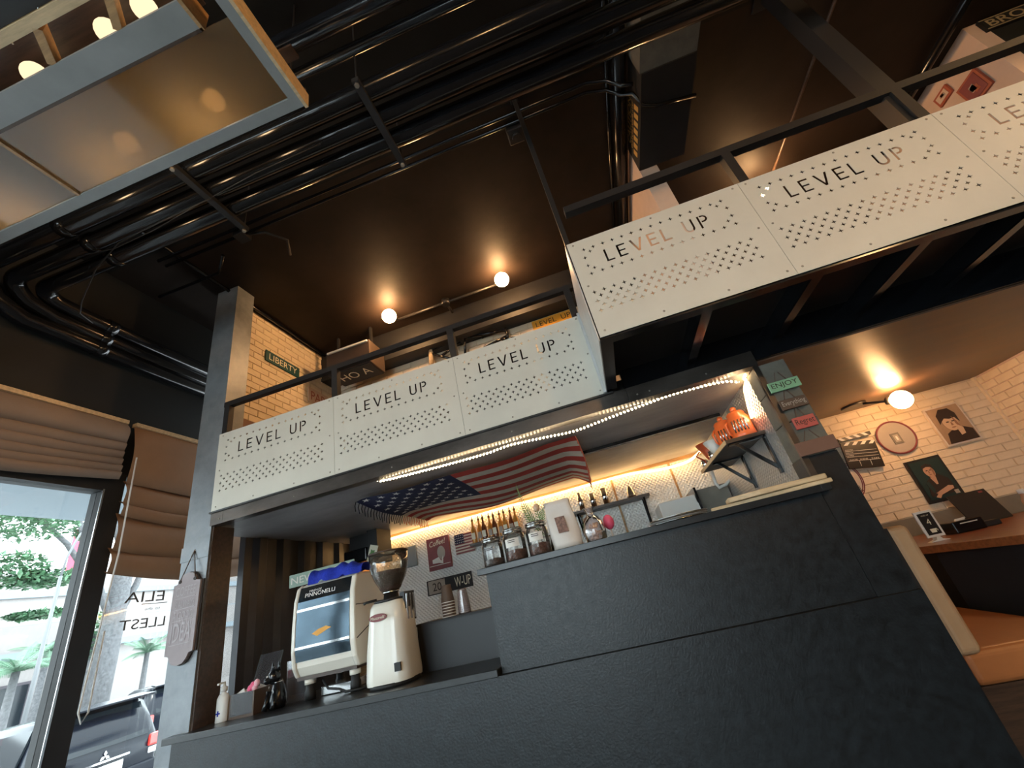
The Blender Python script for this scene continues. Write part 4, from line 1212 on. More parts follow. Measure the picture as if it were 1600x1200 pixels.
pp = MB().box(-2.35, -1.785, 4.93, 4.945, 1.50, 1.66).build('plate', 'black_matt', sg, bevel=0.003)
MB().box(-2.33, -2.12, 4.926, 4.93, 1.51, 1.65).build('silver_field', 'board_grey', sg)
text('20', (-2.22, 4.926, 1.58), (1, 0, 0), (0, 0, 1), width=0.11, size=0.085, mat='ink', parent=pp)
text('W-UP', (-1.90, 4.93, 1.58), (1, 0, 0), (0, 0, 1), width=0.20, size=0.10, mat='cream_ink', parent=pp)
tag(MB().box(-2.60, -2.44, 4.925, 4.945, 1.86, 2.10).build('wall_plate', 'building_band', bevel=0.01), 'small pale plate on the tread plate wall behind the grinder hopper', 'wall plate')
# bottle shelf
bs = thing('bottle_shelf', 'narrow dark shelf for syrup bottles beside the flag tile', 'shelf', (-1.35, 4.85, 1.93))
MB().box(-1.69, -1.05, 4.76, 4.945, 1.90, 1.925).build('board', 'wood_dark', bs)
for k in range(9):
    x = -1.64 + k * 0.066
    y = 4.82 + 0.04 * (k % 2)
    kind = ('amber', 'amber', 'amber_dark', 'amber', 'amber_dark')[k % 5]
    b_ = thing('syrup_bottle', ('amber' if kind == 'amber' else 'dark brown') + ' syrup bottle with a pour spout on the narrow shelf', 'bottle', (x, y, 1.925), group='amber bottles on the narrow shelf' if kind == 'amber' else 'dark bottles on the narrow shelf')
    MB().lathe([(0.028, 0), (0.031, 0.01), (0.031, 0.15), (0.014, 0.20), (0.012, 0.25)], (x, y, 1.925), 14).build('glass', kind, b_)
    MB().lathe([(0.014, 0), (0.014, 0.02), (0.006, 0.025), (0.005, 0.06)], (x, y, 2.173), 10).build('spout', 'cork', b_)
    MB().box(x - 0.022, x + 0.022, y - 0.033, y - 0.030, 1.97, 2.04).build('paper_label', 'board_grey' if k % 2 else 'cream_ink', b_)
# shaker shelf
ss = thing('shaker_shelf', 'dark bracket shelf carrying steel shakers on the tread plate wall', 'shelf', (-0.04, 4.82, 1.7))
MB().box(-0.47, 0.40, 4.70, 4.945, 1.945, 1.97).build('board', 'wood_dark', ss)
for x in (-0.40, 0.335):
    MB().box(x - 0.015, x + 0.015, 4.93, 4.945, 1.69, 1.945).build('bracket_leg', 'black_paint', ss)
    MB().bar((x, 4.935, 1.72), (x, 4.74, 1.94), 0.02, 0.012).build('bracket_brace', 'black_paint', ss)
for x, r, h, lab in ((-0.335, 0.032, 0.20, 'tall steel bottle on the shaker shelf'), (-0.20, 0.036, 0.155, 'short steel shaker cup on the shelf, beside the tall steel bottle'), (-0.06, 0.038, 0.18, 'steel shaker tin in a wire holder on the shelf'), (0.22, 0.05, 0.13, 'wide upturned steel pitcher near the end of the shaker shelf')):
    t = thing('steel_shaker', lab, 'shaker', (x, 4.80, 1.97))
    if h > 0.19: pr = [(r, 0), (r, 0.13), (r * 0.6, 0.155), (r * 0.6, 0.20)]
    elif r > 0.045: pr = [(r, 0), (r * 0.95, 0.03), (r * 0.6, 0.10), (r * 0.45, 0.13)]
    else: pr = [(r * 0.85, 0), (r, h)]
    MB().lathe(pr, (x, 4.80, 1.97), 20).build('body', 'chrome', t)
    MB().tube([(x + r * 0.97 * math.cos(2 * PI * q / 20), 4.80 + r * 0.97 * math.sin(2 * PI * q / 20), 1.97 + (h * 0.55 if r <= 0.045 else 0.02)) for q in range(21)], 0.004, 6, caps=False).build('band', 'rubber', t)
for x in (0.72, 0.05):
    st(MB().box(x, x + 0.022, 4.935, 4.95, 0.9, 2.255).build('trim_6', 'wood_warm'))
# pale appliance behind the ledge
fz = thing('chest_freezer', 'pale grey appliance behind the right part of the ledge', 'appliance', (0.62, 4.55, 0))
MB().box(0.41, 0.76, 4.30, 4.90, 0, 1.80).build('cabinet', 'plastic_white', fz, bevel=0.01)
MB().box(0.41, 0.76, 4.285, 4.298, 0.1, 1.72).build('door', 'plastic_white', fz)
MB().box(0.765, 0.785, 4.30, 4.9, 0.0, 1.86).build('side_strip', 'black_paint', fz)
MB().box(0.79, 1.09, 4.40, 4.90, 0, 1.84).build('side_cabinet', 'wainscot', fz)
# bent white pipe
bpz = MB().tube([at(*p, 1, 4.3) for p in ((1108, 725), (1118, 755), (1124, 762), (1134, 757), (1148, 742), (1153, 741), (1158, 750), (1168, 778))], 0.016, 10)
tag(bpz.build('bent_pipe', 'plastic_white'), 'bent white pipe under the orange jar shelf', 'pipe')
# right-hand shelf on the bar's side wall
rs = thing('jar_shelf', 'dark bracket shelf on the steel side wall carrying orange jars', 'shelf', (0.97, 3.4, 1.68))
MB().box(0.84, 1.098, 2.97, 4.0, 1.922, 1.945).build('board', 'wood_dark', rs)
MB().box(0.832, 0.8395, 2.97, 4.0, 1.918, 1.945).build('front_lip', 'wood_pale', rs)
for y in (3.01, 3.62):
    MB().box(1.083, 1.098, y - 0.018, y + 0.018, 1.66, 1.922).build('bracket_leg', 'black_paint', rs)
    MB().bar((1.09, y, 1.70), (0.90, y, 1.918), 0.022, 0.016, up=(0, 1, 0)).build('bracket_brace', 'black_paint', rs)
    MB().box(0.86, 1.09, y - 0.018, y + 0.018, 1.908, 1.922).build('bracket_arm', 'black_paint', rs)


def lantern_jar(x, y, z, label):
    t = thing('orange_jar', label, 'jar', (x, y, z))
    MB().lathe([(0.07, 0), (0.078, 0.01), (0.08, 0.03), (0.078, 0.035), (0.074, 0.15), (0.06, 0.17), (0.062, 0.185), (0.05, 0.20), (0.03, 0.205), (0.001, 0.207)], (x, y, z), 24).build('body', 'orange_enamel', t)
    MB().ball((x, y, z + 0.222), 0.021, 12, 8).build('knob', 'orange_enamel', t)
    for k in range(5):
        a = -PI * 0.75 + k * 0.28 - 0.1
        MB().tube([(x + 0.078 * math.cos(a), y + 0.078 * math.sin(a), z + 0.045), (x + 0.0745 * math.cos(a), y + 0.0745 * math.sin(a), z + 0.13)], 0.006, 6).build('silver_stripe', 'steel', t)
    hm = MB().tube([(x - 0.07, y, z + 0.15), (x - 0.095, y - 0.005, z + 0.12), (x - 0.09, y - 0.005, z + 0.06), (x - 0.074, y, z + 0.04)], 0.009, 8)
    hm.build('handle', 'orange_enamel', t)


lantern_jar(1.015, 3.10, 1.945, 'orange enamel jar with silver stripes against the steel wall')
lantern_jar(0.955, 3.27, 1.945, 'orange enamel jar with silver stripes beside the white cone filter')
cf = thing('cone_dripper', 'white coffee cone beside the orange jars', 'dripper', (0.89, 3.46, 1.945))
MB().lathe([(0.04, 0), (0.045, 0.01), (0.03, 0.02), (0.035, 0.03), (0.075, 0.12), (0.07, 0.12), (0.03, 0.035)], (0.89, 3.46, 1.945), 22).build('cone', 'plastic_white', cf)
cf = thing('cone_dripper', 'dark orange coffee cone at the far end of the jar shelf', 'dripper', (0.91, 3.74, 1.945))
MB().lathe([(0.04, 0), (0.045, 0.01), (0.03, 0.02), (0.04, 0.04), (0.095, 0.17), (0.09, 0.17), (0.03, 0.05)], (0.91, 3.74, 1.945), 22).build('cone', 'orange_plastic', cf)
MB().tube([(0.83, 3.74, 2.06), (0.79, 3.74, 2.03), (0.84, 3.74, 1.98)], 0.008, 8).build('handle', 'orange_plastic', cf)
for k, (x, y) in enumerate(((0.885, 3.60), (0.95, 3.86), (0.88, 3.93))):
    t = MB().lathe([(0.03, 0), (0.035, 0.04), (0.028, 0.06), (0.03, 0.07)], (x, y, 1.945), 16)
    tag(t.build('steel_cup', 'chrome'), 'small shiny steel cup among the coffee cones on the jar shelf', 'cup', 'small steel cups on the jar shelf')
bk = thing('black_gadget', 'black camera-like gadget behind the orange jars', 'gadget', (1.03, 3.42, 1.945))
MB().box(1.0, 1.085, 3.38, 3.50, 1.945, 2.13).build('body', 'black_paint', bk, bevel=0.01)
MB().tube([(1.0, 3.44, 2.08), (0.98, 3.44, 2.085)], 0.03, 14).build('lens', 'black_paint', bk)
# ceiling rail light inside bar
rlm = MB().bar((-0.30, 3.55, 2.272), (1.05, 3.55, 2.272), 0.05, 0.026)
tag(rlm.build('ceiling_rail', 'black_paint'), 'long thin black rail on the bar ceiling behind the rope light', 'rail')

# ==================================================================== LED ROPE LIGHTS
def led_rope(name, pts, r, label, dots, mat):
    t = thing(name, label, 'light strip', pts[0])
    P = [Vector(p) for p in pts]
    dense = []
    for i in range(len(P) - 1):
        p0 = P[max(i - 1, 0)]; p1 = P[i]; p2 = P[i + 1]; p3 = P[min(i + 2, len(P) - 1)]
        for k in range(8):
            u = k / 8
            dense.append(0.5 * ((2 * p1) + (p2 - p0) * u + (2 * p0 - 5 * p1 + 4 * p2 - p3) * u * u + (3 * p1 - 3 * p2 + p3 - p0) * u ** 3))
    dense.append(P[-1])
    MB().tube(dense, r, 8).build('rope', mat, t)
    if dots:
        m = MB(); acc = 0; last = dense[0]
        for p in dense[1:]:
            L = (p - last).length
            while acc + L >= dots:
                q = last.lerp(p, (dots - acc) / L)
                m.ball(q + Vector((0, -0.004, -0.006)), 0.0062, 8, 5)
                last = q; L = (p - last).length; acc = 0
            acc += L; last = p
        o = m.build('diodes', 'led_dot', t); o['kind'] = 'stuff'
    return t


fr_ = [at(*p, 1, 2.70) for p in ((590, 752), (610, 748), (650, 738), (700, 725), (760, 708), (800, 694), (860, 681), (900, 672), (960, 649), (1000, 634), (1040, 618), (1080, 606), (1130, 596), (1155, 597))]
for p in fr_: p.z = min(p.z, 2.272)
led_rope('front_rope_light', fr_, 0.0055, 'LED rope light with single bright dots along the front beam of the bar', 0.026, 'jar_glass')
led_rope('back_rope_light', [(-3.0, 4.86, 1.95), (-2.99, 4.87, 2.1), (-2.93, 4.88, 2.22)] + [(x, 4.89, 2.248 - 0.012 * math.sin(x * 3) ** 2) for x in (-2.7, -2.2, -1.7, -1.2, -0.7, -0.2, 0.3)] + [(0.62, 4.88, 2.20), (0.9, 4.86, 2.20), (1.03, 4.80, 2.24), (1.07, 4.6, 2.255)], 0.013, 'glowing warm LED rope light along the top of the tread plate wall', 0, 'led_warm')
led_rope('side_rope_light', [(1.05, 2.70, 2.262), (1.058, 2.775, 2.262), (1.08, 2.81, 2.262), (1.088, 2.92, 2.24), (1.088, 2.96, 2.20), (1.088, 3.02, 2.12), (1.088, 3.05, 2.06)], 0.007, 'LED rope light hanging down the steel side wall above the orange jars', 0.022, 'led_warm')
led_rope('beam_rope_light', [at(*p, 1, 2.575) for p in ((1085, 600), (1120, 588), (1150, 584))], 0.005, 'short LED rope light end on the outer beam corner', 0.03, 'jar_glass') if False else None

# ==================================================================== FLAG on the bar ceiling
fl = thing('ceiling_flag', 'stars and stripes flag draped under the bar ceiling with tassel fringe', 'flag', (-1.05, 3.7, 2.2))
FX0, FX1, FY0, FY1 = -1.98, -0.14, 2.98, 4.40
NXF, NYF = 38, 39


def flag_pt(u, v):
    x = FX0 + (FX1 - FX0) * u + 0.03 * math.sin(3 * v + 1)
    y = FY0 + (FY1 - FY0) * v
    sag = 0.055 * math.sin(PI * u) * (0.35 + 0.65 * v) + 0.03 * math.sin(PI * v) + 0.014 * math.sin(7 * v + 4 * u) + 0.01 * math.sin(11 * u + 3 * v)
    if u > 0.93: sag += (u - 0.93) * 1.2 * (0.2 + v)
    if u < 0.04: sag += (0.04 - u) * 0.6
    return Vector((x, y, 2.270 - max(0, sag)))


m = MB(); vs = [flag_pt(i / NXF, j / NYF) for i in range(NXF + 1) for j in range(NYF + 1)]
for i in range(NXF):
    for j in range(NYF):
        a = i * (NYF + 1) + j
        stripe = j // 3
        mi = 2 if (i < 17 and j < 21) else (0 if stripe % 2 == 0 else 1)
        m.f.append([a, a + NYF + 1, a + NYF + 2, a + 1]); m.mi.append(mi); m.sm.append(True)
m.v = vs
m.build('cloth', ['red_cloth', 'white_cloth', 'navy_cloth'], fl)
sm_ = MB()
for r in range(9):
    for c in range(6 if r % 2 == 0 else 5):
        u = (0.035 + 0.073 * c + (0.0365 if r % 2 else 0)) * 1.0
        v = 0.03 + r * 0.057
        p = flag_pt(u, v)
        poly = [((0.034 if k % 2 == 0 else 0.014) * math.cos(PI / 2 + PI * k / 5), (0.034 if k % 2 == 0 else 0.014) * math.sin(PI / 2 + PI * k / 5)) for k in range(10)]
        vs = []
        for s_, t_ in poly:
            q = flag_pt(min(1, max(0, u + s_ / (FX1 - FX0))), min(1, max(0, v + t_ / (FY1 - FY0))))
            vs.append(q + Vector((0, 0, -0.004)))
        sm_.add(vs + [p + Vector((0, 0, -0.005))], [(k, (k + 1) % 10, 10) for k in range(10)])
o = sm_.build('stars', 'paper', fl); o['kind'] = 'stuff'
fd, frd = MB(), MB()
for k in range(34):
    v = k / 33
    p = flag_pt(0, v)
    (fd if v < 0.56 else frd).tube([p, p + Vector((-0.01, 0, -0.03)), p + Vector((-0.008 + 0.006 * math.sin(k), 0.004, -0.075 - 0.01 * math.sin(k * 2.3)))], 0.0042, 5)
    p = flag_pt(1, v)
    frd.tube([p, p + Vector((0.006, 0, -0.03)), p + Vector((0.004 + 0.006 * math.sin(k), 0.004, -0.065))], 0.003, 5)
o = fd.build('dark_fringe', 'fringe_dark', fl); o['kind'] = 'stuff'
o = frd.build('red_fringe', 'fringe_red', fl); o['kind'] = 'stuff'

# ==================================================================== SIGNS ON PILLAR AND POST
pq = thing('coffee_plaque', 'mauve hanging plaque reading COFFEE IS ALWAYS A GOOD IDEA on the pillar', 'plaque', (-3.065, 2.575, 1.36))
w_, z0, z1 = 0.115, 1.385, 1.965


def plaque_poly():
    pts = [(-w_, z0 + 0.07)]
    pts += [(-w_ + 0.03, z0 + 0.065), (-w_ + 0.05, z0 + 0.03)] + [(0.06 * math.cos(a) * 1.0, z0 + 0.03 + 0.03 * math.sin(a)) for a in (PI * 1.25, PI * 1.5, PI * 1.75)] + [(w_ - 0.05, z0 + 0.03), (w_ - 0.03, z0 + 0.065), (w_, z0 + 0.07)]
    pts += [(w_, z1 - 0.07), (w_ - 0.03, z1 - 0.065), (w_ - 0.05, z1 - 0.03)] + [(0.06 * math.cos(a), z1 - 0.03 + 0.03 * math.sin(a)) for a in (PI * 0.25, PI * 0.5, PI * 0.75)] + [(-w_ + 0.05, z1 - 0.03), (-w_ + 0.03, z1 - 0.065), (-w_, z1 - 0.07)]
    return pts


MB().prism(plaque_poly(), (-3.068, 2.572, 0), (1, 0, 0), (0, 0, 1), (0, 0.014, 0)).build('board', 'mauve_plaque', pq)
MB().prism([(x * 1.06, (z - 1.675) * 1.015 + 1.675) for x, z in plaque_poly()], (-3.062, 2.587, 0), (1, 0, 0), (0, 0, 1), (0, 0.006, 0)).build('backing', 'ink', pq)
for body, z, s, wd in (('COFFEE', 1.845, 0.06, 0.17), ('IS ALWAYS', 1.76, 0.045, 0.17), ('A GOOD', 1.69, 0.045, 0.17), ('IDEA', 1.585, 0.115, 0.17)):
    text(body, (-3.068, 2.572, z), (1, 0, 0), (0, 0, 1), width=wd, size=s, mat='plaque_ink', parent=pq)
for z in (1.80, 1.728, 1.655, 1.51):
    MB().box(-3.155, -2.98, 2.570, 2.572, z, z + 0.004).build('rule_line', 'plaque_ink', pq)
MB().tube([(-3.13, 2.57, 1.915), (-3.06, 2.592, 2.12), (-3.0, 2.57, 1.915)], 0.004, 6).build('cord', 'brown_sign', pq)
for x in (-3.13, -3.0):
    MB().tube([(x, 2.567, 1.912), (x, 2.574, 1.912)], 0.012, 10).build('cord_hole', 'ink', pq)
MB().ball((-3.06, 2.597, 2.12), 0.007, 8, 6).build('nail', 'steel', pq)


def word_sign(x0, x1, z0, z1, word, mat, ink, label, tilt=0.0, sw=0.85):
    t = thing('word_sign', label, 'sign', ((x0 + x1) / 2, 2.575, z0), (0, tilt, 0))
    w, h = x1 - x0, z1 - z0
    MB().box(-w / 2, w / 2, -0.008, 0.006, 0, h).build('board', mat, t, True, bevel=0.003)
    if word:
        text(word, (0, -0.008, h / 2), (1, 0, 0), (0, 0, 1), width=w * sw, size=h * 0.62, mat=ink, parent=t, local=True, depth=0.0015)
    MB().bar((-w * 0.2, 0.012, h), (-w * 0.05, 0.012, h + 0.06), 0.004, 0.004).bar((w * 0.2, 0.012, h), (w * 0.05, 0.012, h + 0.06), 0.004, 0.004).build('cord', 'brown_sign', t, True)
    return t


word_sign(1.083, 1.255, 2.06, 2.122, 'ENJOY', 'mint_sign', 'ink', 'mint green ENJOY word sign at the top of the concrete post')
word_sign(1.090, 1.238, 1.943, 2.003, 'Everything', 'brown_sign', 'board_grey', 'dark brown Everything word sign between the green and red signs')
word_sign(1.108, 1.225, 1.818, 1.886, 'Regret', 'red_sign', 'ink', 'red Regret word sign below the brown one')
word_sign(1.055, 1.262, 1.672, 1.748, '', 'plum_board', 'ink', 'blank plum brown board at the bottom of the hanging word signs', sw=0.1)

# ==================================================================== NOOK
def bl(poly, o, y, name, mat, par, th=0.003):
    return MB().prism(poly, (o[0], y, o[1]), (1, 0, 0), (0, 0, 1), (0, -th, 0)).build(name, mat, par)


def ell(cx, cy, a, b, n=18, rot=0.0):
    return [(cx + a * math.cos(2 * PI * k / n) * math.cos(rot) - b * math.sin(2 * PI * k / n) * math.sin(rot), cy + a * math.cos(2 * PI * k / n) * math.sin(rot) + b * math.sin(2 * PI * k / n) * math.cos(rot)) for k in range(n)]


NYW = 4.948
p1 = thing('framed_portrait', 'white framed sepia portrait of a person with dark short hair', 'picture', (3.44, 4.93, 1.70))
MB().box(3.285, 3.595, 4.925, 4.947, 1.705, 2.10).build('frame', 'white_cloth', p1)
p1 = MB().box(3.300, 3.580, 4.920, 4.926, 1.72, 2.085).build('photo', 'sepia_ground', p1)
bl([(0.02, 0), (0.27, 0), (0.27, 0.10), (0.20, 0.14), (0.11, 0.13), (0.05, 0.10)], (3.30, 1.72), 4.920, 'printed_jacket', 'hair_print', p1)
bl(ell(0.13, 0.20, 0.065, 0.085), (3.30, 1.72), 4.9185, 'printed_face', 'skin_sepia', p1)
bl([(0.04, 0.20), (0.05, 0.29), (0.10, 0.345), (0.18, 0.34), (0.215, 0.28), (0.21, 0.19), (0.19, 0.24), (0.14, 0.235), (0.10, 0.25), (0.06, 0.22)], (3.30, 1.72), 4.917, 'printed_hair', 'hair_print', p1)
bl([(0.15, 0.06), (0.19, 0.07), (0.20, 0.13), (0.17, 0.16), (0.15, 0.12)], (3.30, 1.72), 4.916, 'printed_hand', 'skin_sepia', p1)
for ex in (0.108, 0.155):
    bl(ell(ex, 0.208, 0.014, 0.006), (3.30, 1.72), 4.9165, 'printed_eye', 'hair_print', p1)
bl([(0.128, 0.20), (0.138, 0.20), (0.144, 0.17), (0.124, 0.168)], (3.30, 1.72), 4.9167, 'printed_nose', 'shade_print', p1)
bl(ell(0.133, 0.148, 0.02, 0.006), (3.30, 1.72), 4.9166, 'printed_mouth', 'shade_print', p1)
bl([(0.165, 0.26), (0.185, 0.20), (0.19, 0.15), (0.175, 0.14), (0.165, 0.18)], (3.30, 1.72), 4.9168, 'printed_shade', 'shade_print', p1)
p2 = thing('framed_portrait', 'black framed colour portrait of a person with crossed arms', 'picture', (3.01, 4.93, 1.25))
MB().box(2.855, 3.165, 4.925, 4.947, 1.248, 1.66).build('frame', 'poster_black', p2)
p2 = MB().box(2.875, 3.145, 4.920, 4.926, 1.275, 1.64).build('photo', 'poster_teal', p2)
bl([(0.02, 0.03), (0.25, 0.03), (0.24, 0.16), (0.18, 0.22), (0.12, 0.22), (0.06, 0.17)], (2.875, 1.275), 4.920, 'printed_shirt', 'hair_print', p2)
bl([(0.10, 0.20), (0.15, 0.20), (0.135, 0.13), (0.12, 0.13)], (2.875, 1.275), 4.9183, 'printed_neck', 'skin_print', p2)
bl(ell(0.125, 0.255, 0.042, 0.058, rot=0.2), (2.875, 1.275), 4.9175, 'printed_face', 'skin_print', p2)
bl([(0.075, 0.27), (0.085, 0.315), (0.13, 0.33), (0.17, 0.31), (0.172, 0.26), (0.158, 0.29), (0.12, 0.30), (0.09, 0.29)], (2.875, 1.275), 4.9165, 'printed_hair', 'hair_print', p2)
bl([(0.07, 0.055), (0.20, 0.10), (0.235, 0.09), (0.23, 0.065), (0.10, 0.03)], (2.875, 1.275), 4.917, 'printed_arm', 'skin_print', p2)
bl([(0.05, 0.02), (0.10, 0.06), (0.12, 0.045), (0.08, 0.005)], (2.875, 1.275), 4.916, 'printed_arm', 'skin_print', p2)
bl([(0, 0), (0.035, 0), (0.035, 0.035), (0, 0.035)], (3.095, 1.29), 4.917, 'printed_stamp', 'board_grey', p2)
for ex in (0.108, 0.138):
    bl(ell(ex, 0.265, 0.010, 0.004), (2.875, 1.275), 4.9162, 'printed_eye', 'hair_print', p2)
bl([(0.118, 0.26), (0.126, 0.26), (0.124, 0.238), (0.112, 0.236)], (2.875, 1.275), 4.9163, 'printed_nose', 'shade_print', p2)
bl(ell(0.12, 0.224, 0.013, 0.004), (2.875, 1.275), 4.9164, 'printed_mouth', 'shade_print', p2)
bl([(0.145, 0.29), (0.166, 0.27), (0.16, 0.225), (0.142, 0.205), (0.148, 0.24)], (2.875, 1.275), 4.9166, 'printed_shade', 'shade_print', p2)
bl([(0.04, 0.15), (0.07, 0.17), (0.085, 0.09), (0.06, 0.05)], (2.875, 1.275), 4.9185, 'printed_fold', 'poster_teal', p2)
rd = thing('round_wall_board', 'round grey wall board with a dark rim and small framed key', 'wall decor', (2.935, 4.93, 1.74))
RC = (2.935, 1.912)
MB().prism(ell(0, 0, 0.165, 0.165, 40), (RC[0], 4.947, RC[1]), (1, 0, 0), (0, 0, 1), (0, -0.012, 0)).build('board', 'board_grey', rd)
MB().tube([(RC[0] + 0.165 * math.cos(2 * PI * k / 40), 4.935, RC[1] + 0.165 * math.sin(2 * PI * k / 40)) for k in range(41)], 0.0085, 8, caps=False).build('rim', 'maroon', rd)
MB().box(RC[0] - 0.045, RC[0] + 0.035, 4.928, 4.936, RC[1] - 0.065, RC[1] + 0.045).build('small_frame', 'wainscot', rd)
MB().box(RC[0] - 0.028, RC[0] + 0.018, 4.925, 4.929, RC[1] - 0.047, RC[1] + 0.027).build('small_picture', 'board_grey', rd)
MB().box(RC[0] - 0.013, RC[0] + 0.003, 4.922, 4.926, RC[1] - 0.03, RC[1] + 0.01).build('key_shape', 'paper', rd)
cp = thing('clapperboard', 'black film clapperboard with white striped arm on the brick wall', 'clapperboard', (2.53, 4.917, 1.70), (0, 0.17, 0))
MB().box(-0.155, 0.155, -0.006, 0.014, 0.0, 0.235).build('slate', 'poster_black', cp, True)
for zz, a0, a1 in ((0.175, -0.14, 0.14), (0.145, -0.14, 0.14), (0.115, -0.14, 0.14), (0.075, -0.14, 0.14)):
    MB().box(a0, a1, -0.008, -0.006, zz, zz + 0.003).build('chalk_line', 'paper', cp, True)
for xx in (-0.045, 0.05):
    MB().box(xx, xx + 0.003, -0.008, -0.006, 0.02, 0.075).build('chalk_line', 'paper', cp, True)
for body, x, z in (('PRODUCTION', -0.10, 0.189), ('DIRECTOR', -0.105, 0.160), ('CAMERA', -0.11, 0.130), ('DATE', -0.09, 0.087), ('SCENE', 0.0, 0.087), ('TAKE', 0.10, 0.087)):
    text(body, (x, -0.006, z), (1, 0, 0), (0, 0, 1), width=0.07, size=0.012, mat='paper', parent=cp, local=True, depth=0.002)
for k, (zz, tilt, nm) in enumerate(((0.235, 0.0, 'lower_stick'), (0.282, -0.16, 'clap_stick'))):
    M_ = Matrix.Translation((-0.155, 0, zz)) @ Matrix.Rotation(tilt, 4, 'Y')
    b_ = MB(M_); b_.box(0, 0.31, -0.006, 0.012, 0.0, 0.036)
    s_ob = b_.build(nm, 'poster_black', cp, True)
    for q in range(4):
        b_ = MB(M_)
        x = 0.025 + q * 0.075
        sk = 0.03 if k == 0 else -0.03
        b_.prism([(x, 0.002), (x + 0.035, 0.002), (x + 0.035 + sk, 0.034), (x + sk, 0.034)], (0, -0.006, 0), (1, 0, 0), (0, 0, 1), (0, -0.002, 0))
        b_.build('white_stripe', 'paper', cp, True)
rd = thing('round_sign', 'round pale sign with a dark double rim half hidden by the counter', 'sign', (2.27, 4.93, 1.45))
RC = (2.27, 1.63)
MB().prism(ell(0, 0, 0.175, 0.20, 40), (RC[0], 4.947, RC[1]), (1, 0, 0), (0, 0, 1), (0, -0.012, 0)).build('board', 'white_cloth', rd)
for q in (1.0, 0.92):
    MB().tube([(RC[0] + 0.175 * q * math.cos(2 * PI * k / 40), 4.934, RC[1] + 0.20 * q * math.sin(2 * PI * k / 40)) for k in range(41)], 0.005, 6, caps=False).build('rim', 'maroon', rd)
text('OIL', (RC[0] + 0.09, 4.935, RC[1] - 0.10), (1, 0, 0), (0, 0, 1), width=0.08, size=0.06, mat='ink', parent=rd)

# raised floor, bench and table
st(MB().box(1.25, 3.9, 2.9, 4.95, 0, 0.22).build('floor_nook', 'wood_dark'))
bn = thing('leather_bench', 'tan leather bench with beige padded end standing against the bar', 'bench', (1.5, 3.4, 0.0))
MB().box(1.275, 1.325, 2.72, 4.6, 0.22, 1.235).build('back_frame', 'black_matt', bn)
MB().box(1.33, 1.435, 2.74, 4.6, 0.645, 1.235).build('backrest', 'leather_beige', bn, bevel=0.03, bseg=4)
MB().box(1.345, 1.95, 2.76, 4.6, 0.52, 0.66).build('seat_cushion', 'leather_tan', bn, bevel=0.03, bseg=4)
MB().box(1.345, 1.93, 2.78, 4.6, 0.0, 0.518).build('base', 'wood_dark', bn)
tb = thing('wooden_table', 'red brown wooden table in the brick nook', 'table', (2.9, 3.9, 0.22))
MB().prism([(1.97, 3.86), (2.32, 2.95), (3.85, 2.95), (3.85, 4.90), (2.25, 4.90)], (0, 0, 0.975), (1, 0, 0), (0, 1, 0), (0, 0, 0.05)).build('top', 'wood_table', tb, bevel=0.004)
MB().prism([(2.10, 3.90), (2.42, 3.05), (3.8, 3.05), (3.8, 4.85), (2.35, 4.85)], (0, 0, 0.22), (1, 0, 0), (0, 1, 0), (0, 0, 0.755)).build('pedestal', 'black_matt', tb)
TZ = 1.026
n4 = thing('table_number', 'white framed number 4 table stand', 'table sign', (2.19, 3.93, TZ))
MB().prism([(-0.065, 0), (0.065, 0), (0.02, 0.012), (0.012, 0.03), (-0.012, 0.03), (-0.02, 0.012)], (2.19, 3.915, TZ), (1, 0, 0), (0, 0, 1), (0, 0.05, 0)).build('foot', 'plastic_white', n4)
MB().box(2.13, 2.25, 3.93, 3.945, TZ + 0.03, TZ + 0.215).build('frame', 'plastic_white', n4, bevel=0.003)
MB().box(2.146, 2.234, 3.926, 3.931, TZ + 0.046, TZ + 0.199).build('face', 'poster_black', n4)
text('4', (2.19, 3.926, TZ + 0.135), (1, 0, 0), (0, 0, 1), size=0.042, mat='cream_ink', parent=n4, xs=1.0)
text('LEVEL UP', (2.19, 3.926, TZ + 0.182), (1, 0, 0), (0, 0, 1), width=0.05, size=0.009, mat='cream_ink', parent=n4)
bl([(-0.016, 0.0), (0.016, 0.0), (0.02, 0.022), (0.03, 0.018), (0.028, 0.006), (0.024, 0.026), (-0.02, 0.026)], (2.19, TZ + 0.06), 3.926, 'cup_symbol', 'cream_ink', n4)
nbx = thing('napkin_box', 'black tissue box with a pale line on the wooden table', 'box', (2.55, 4.2, TZ))
MB().box(2.45, 2.66, 4.14, 4.30, TZ, TZ + 0.085).build('box', 'black_paint', nbx, bevel=0.008)
MB().box(2.50, 2.62, 4.138, 4.141, TZ + 0.062, TZ + 0.068).build('label_line', 'paper', nbx)
MB().prism([(-0.03, 0), (0.035, 0), (0.045, 0.015), (-0.02, 0.012)], (2.55, 4.2, TZ + 0.085), (1, 0, 0), (0, 0, 1), (0, 0.02, 0)).build('tissue', 'paper', nbx)
tag(MB().box(2.70, 2.80, 4.2, 4.28, TZ, TZ + 0.04).build('small_case', 'black_matt', bevel=0.006), 'small black case on the table beside the tissue box', 'case')
mn = thing('menu_board', 'large black menu board leaning on the wainscot behind the table', 'menu board', (3.0, 4.6, TZ + 0.006), (math.radians(-22), 0, 0))
MB().box(-0.13, 0.17, 0, 0.012, 0, 0.27).build('board', 'poster_black', mn, True)
MB().box(0.11, 0.14, -0.002, 0, 0.24, 0.255).build('emblem', 'maroon', mn, True)
pkb = thing('pink_bottle', 'pale pink bottle with a white cap on the table', 'bottle', (2.80, 3.9, TZ))
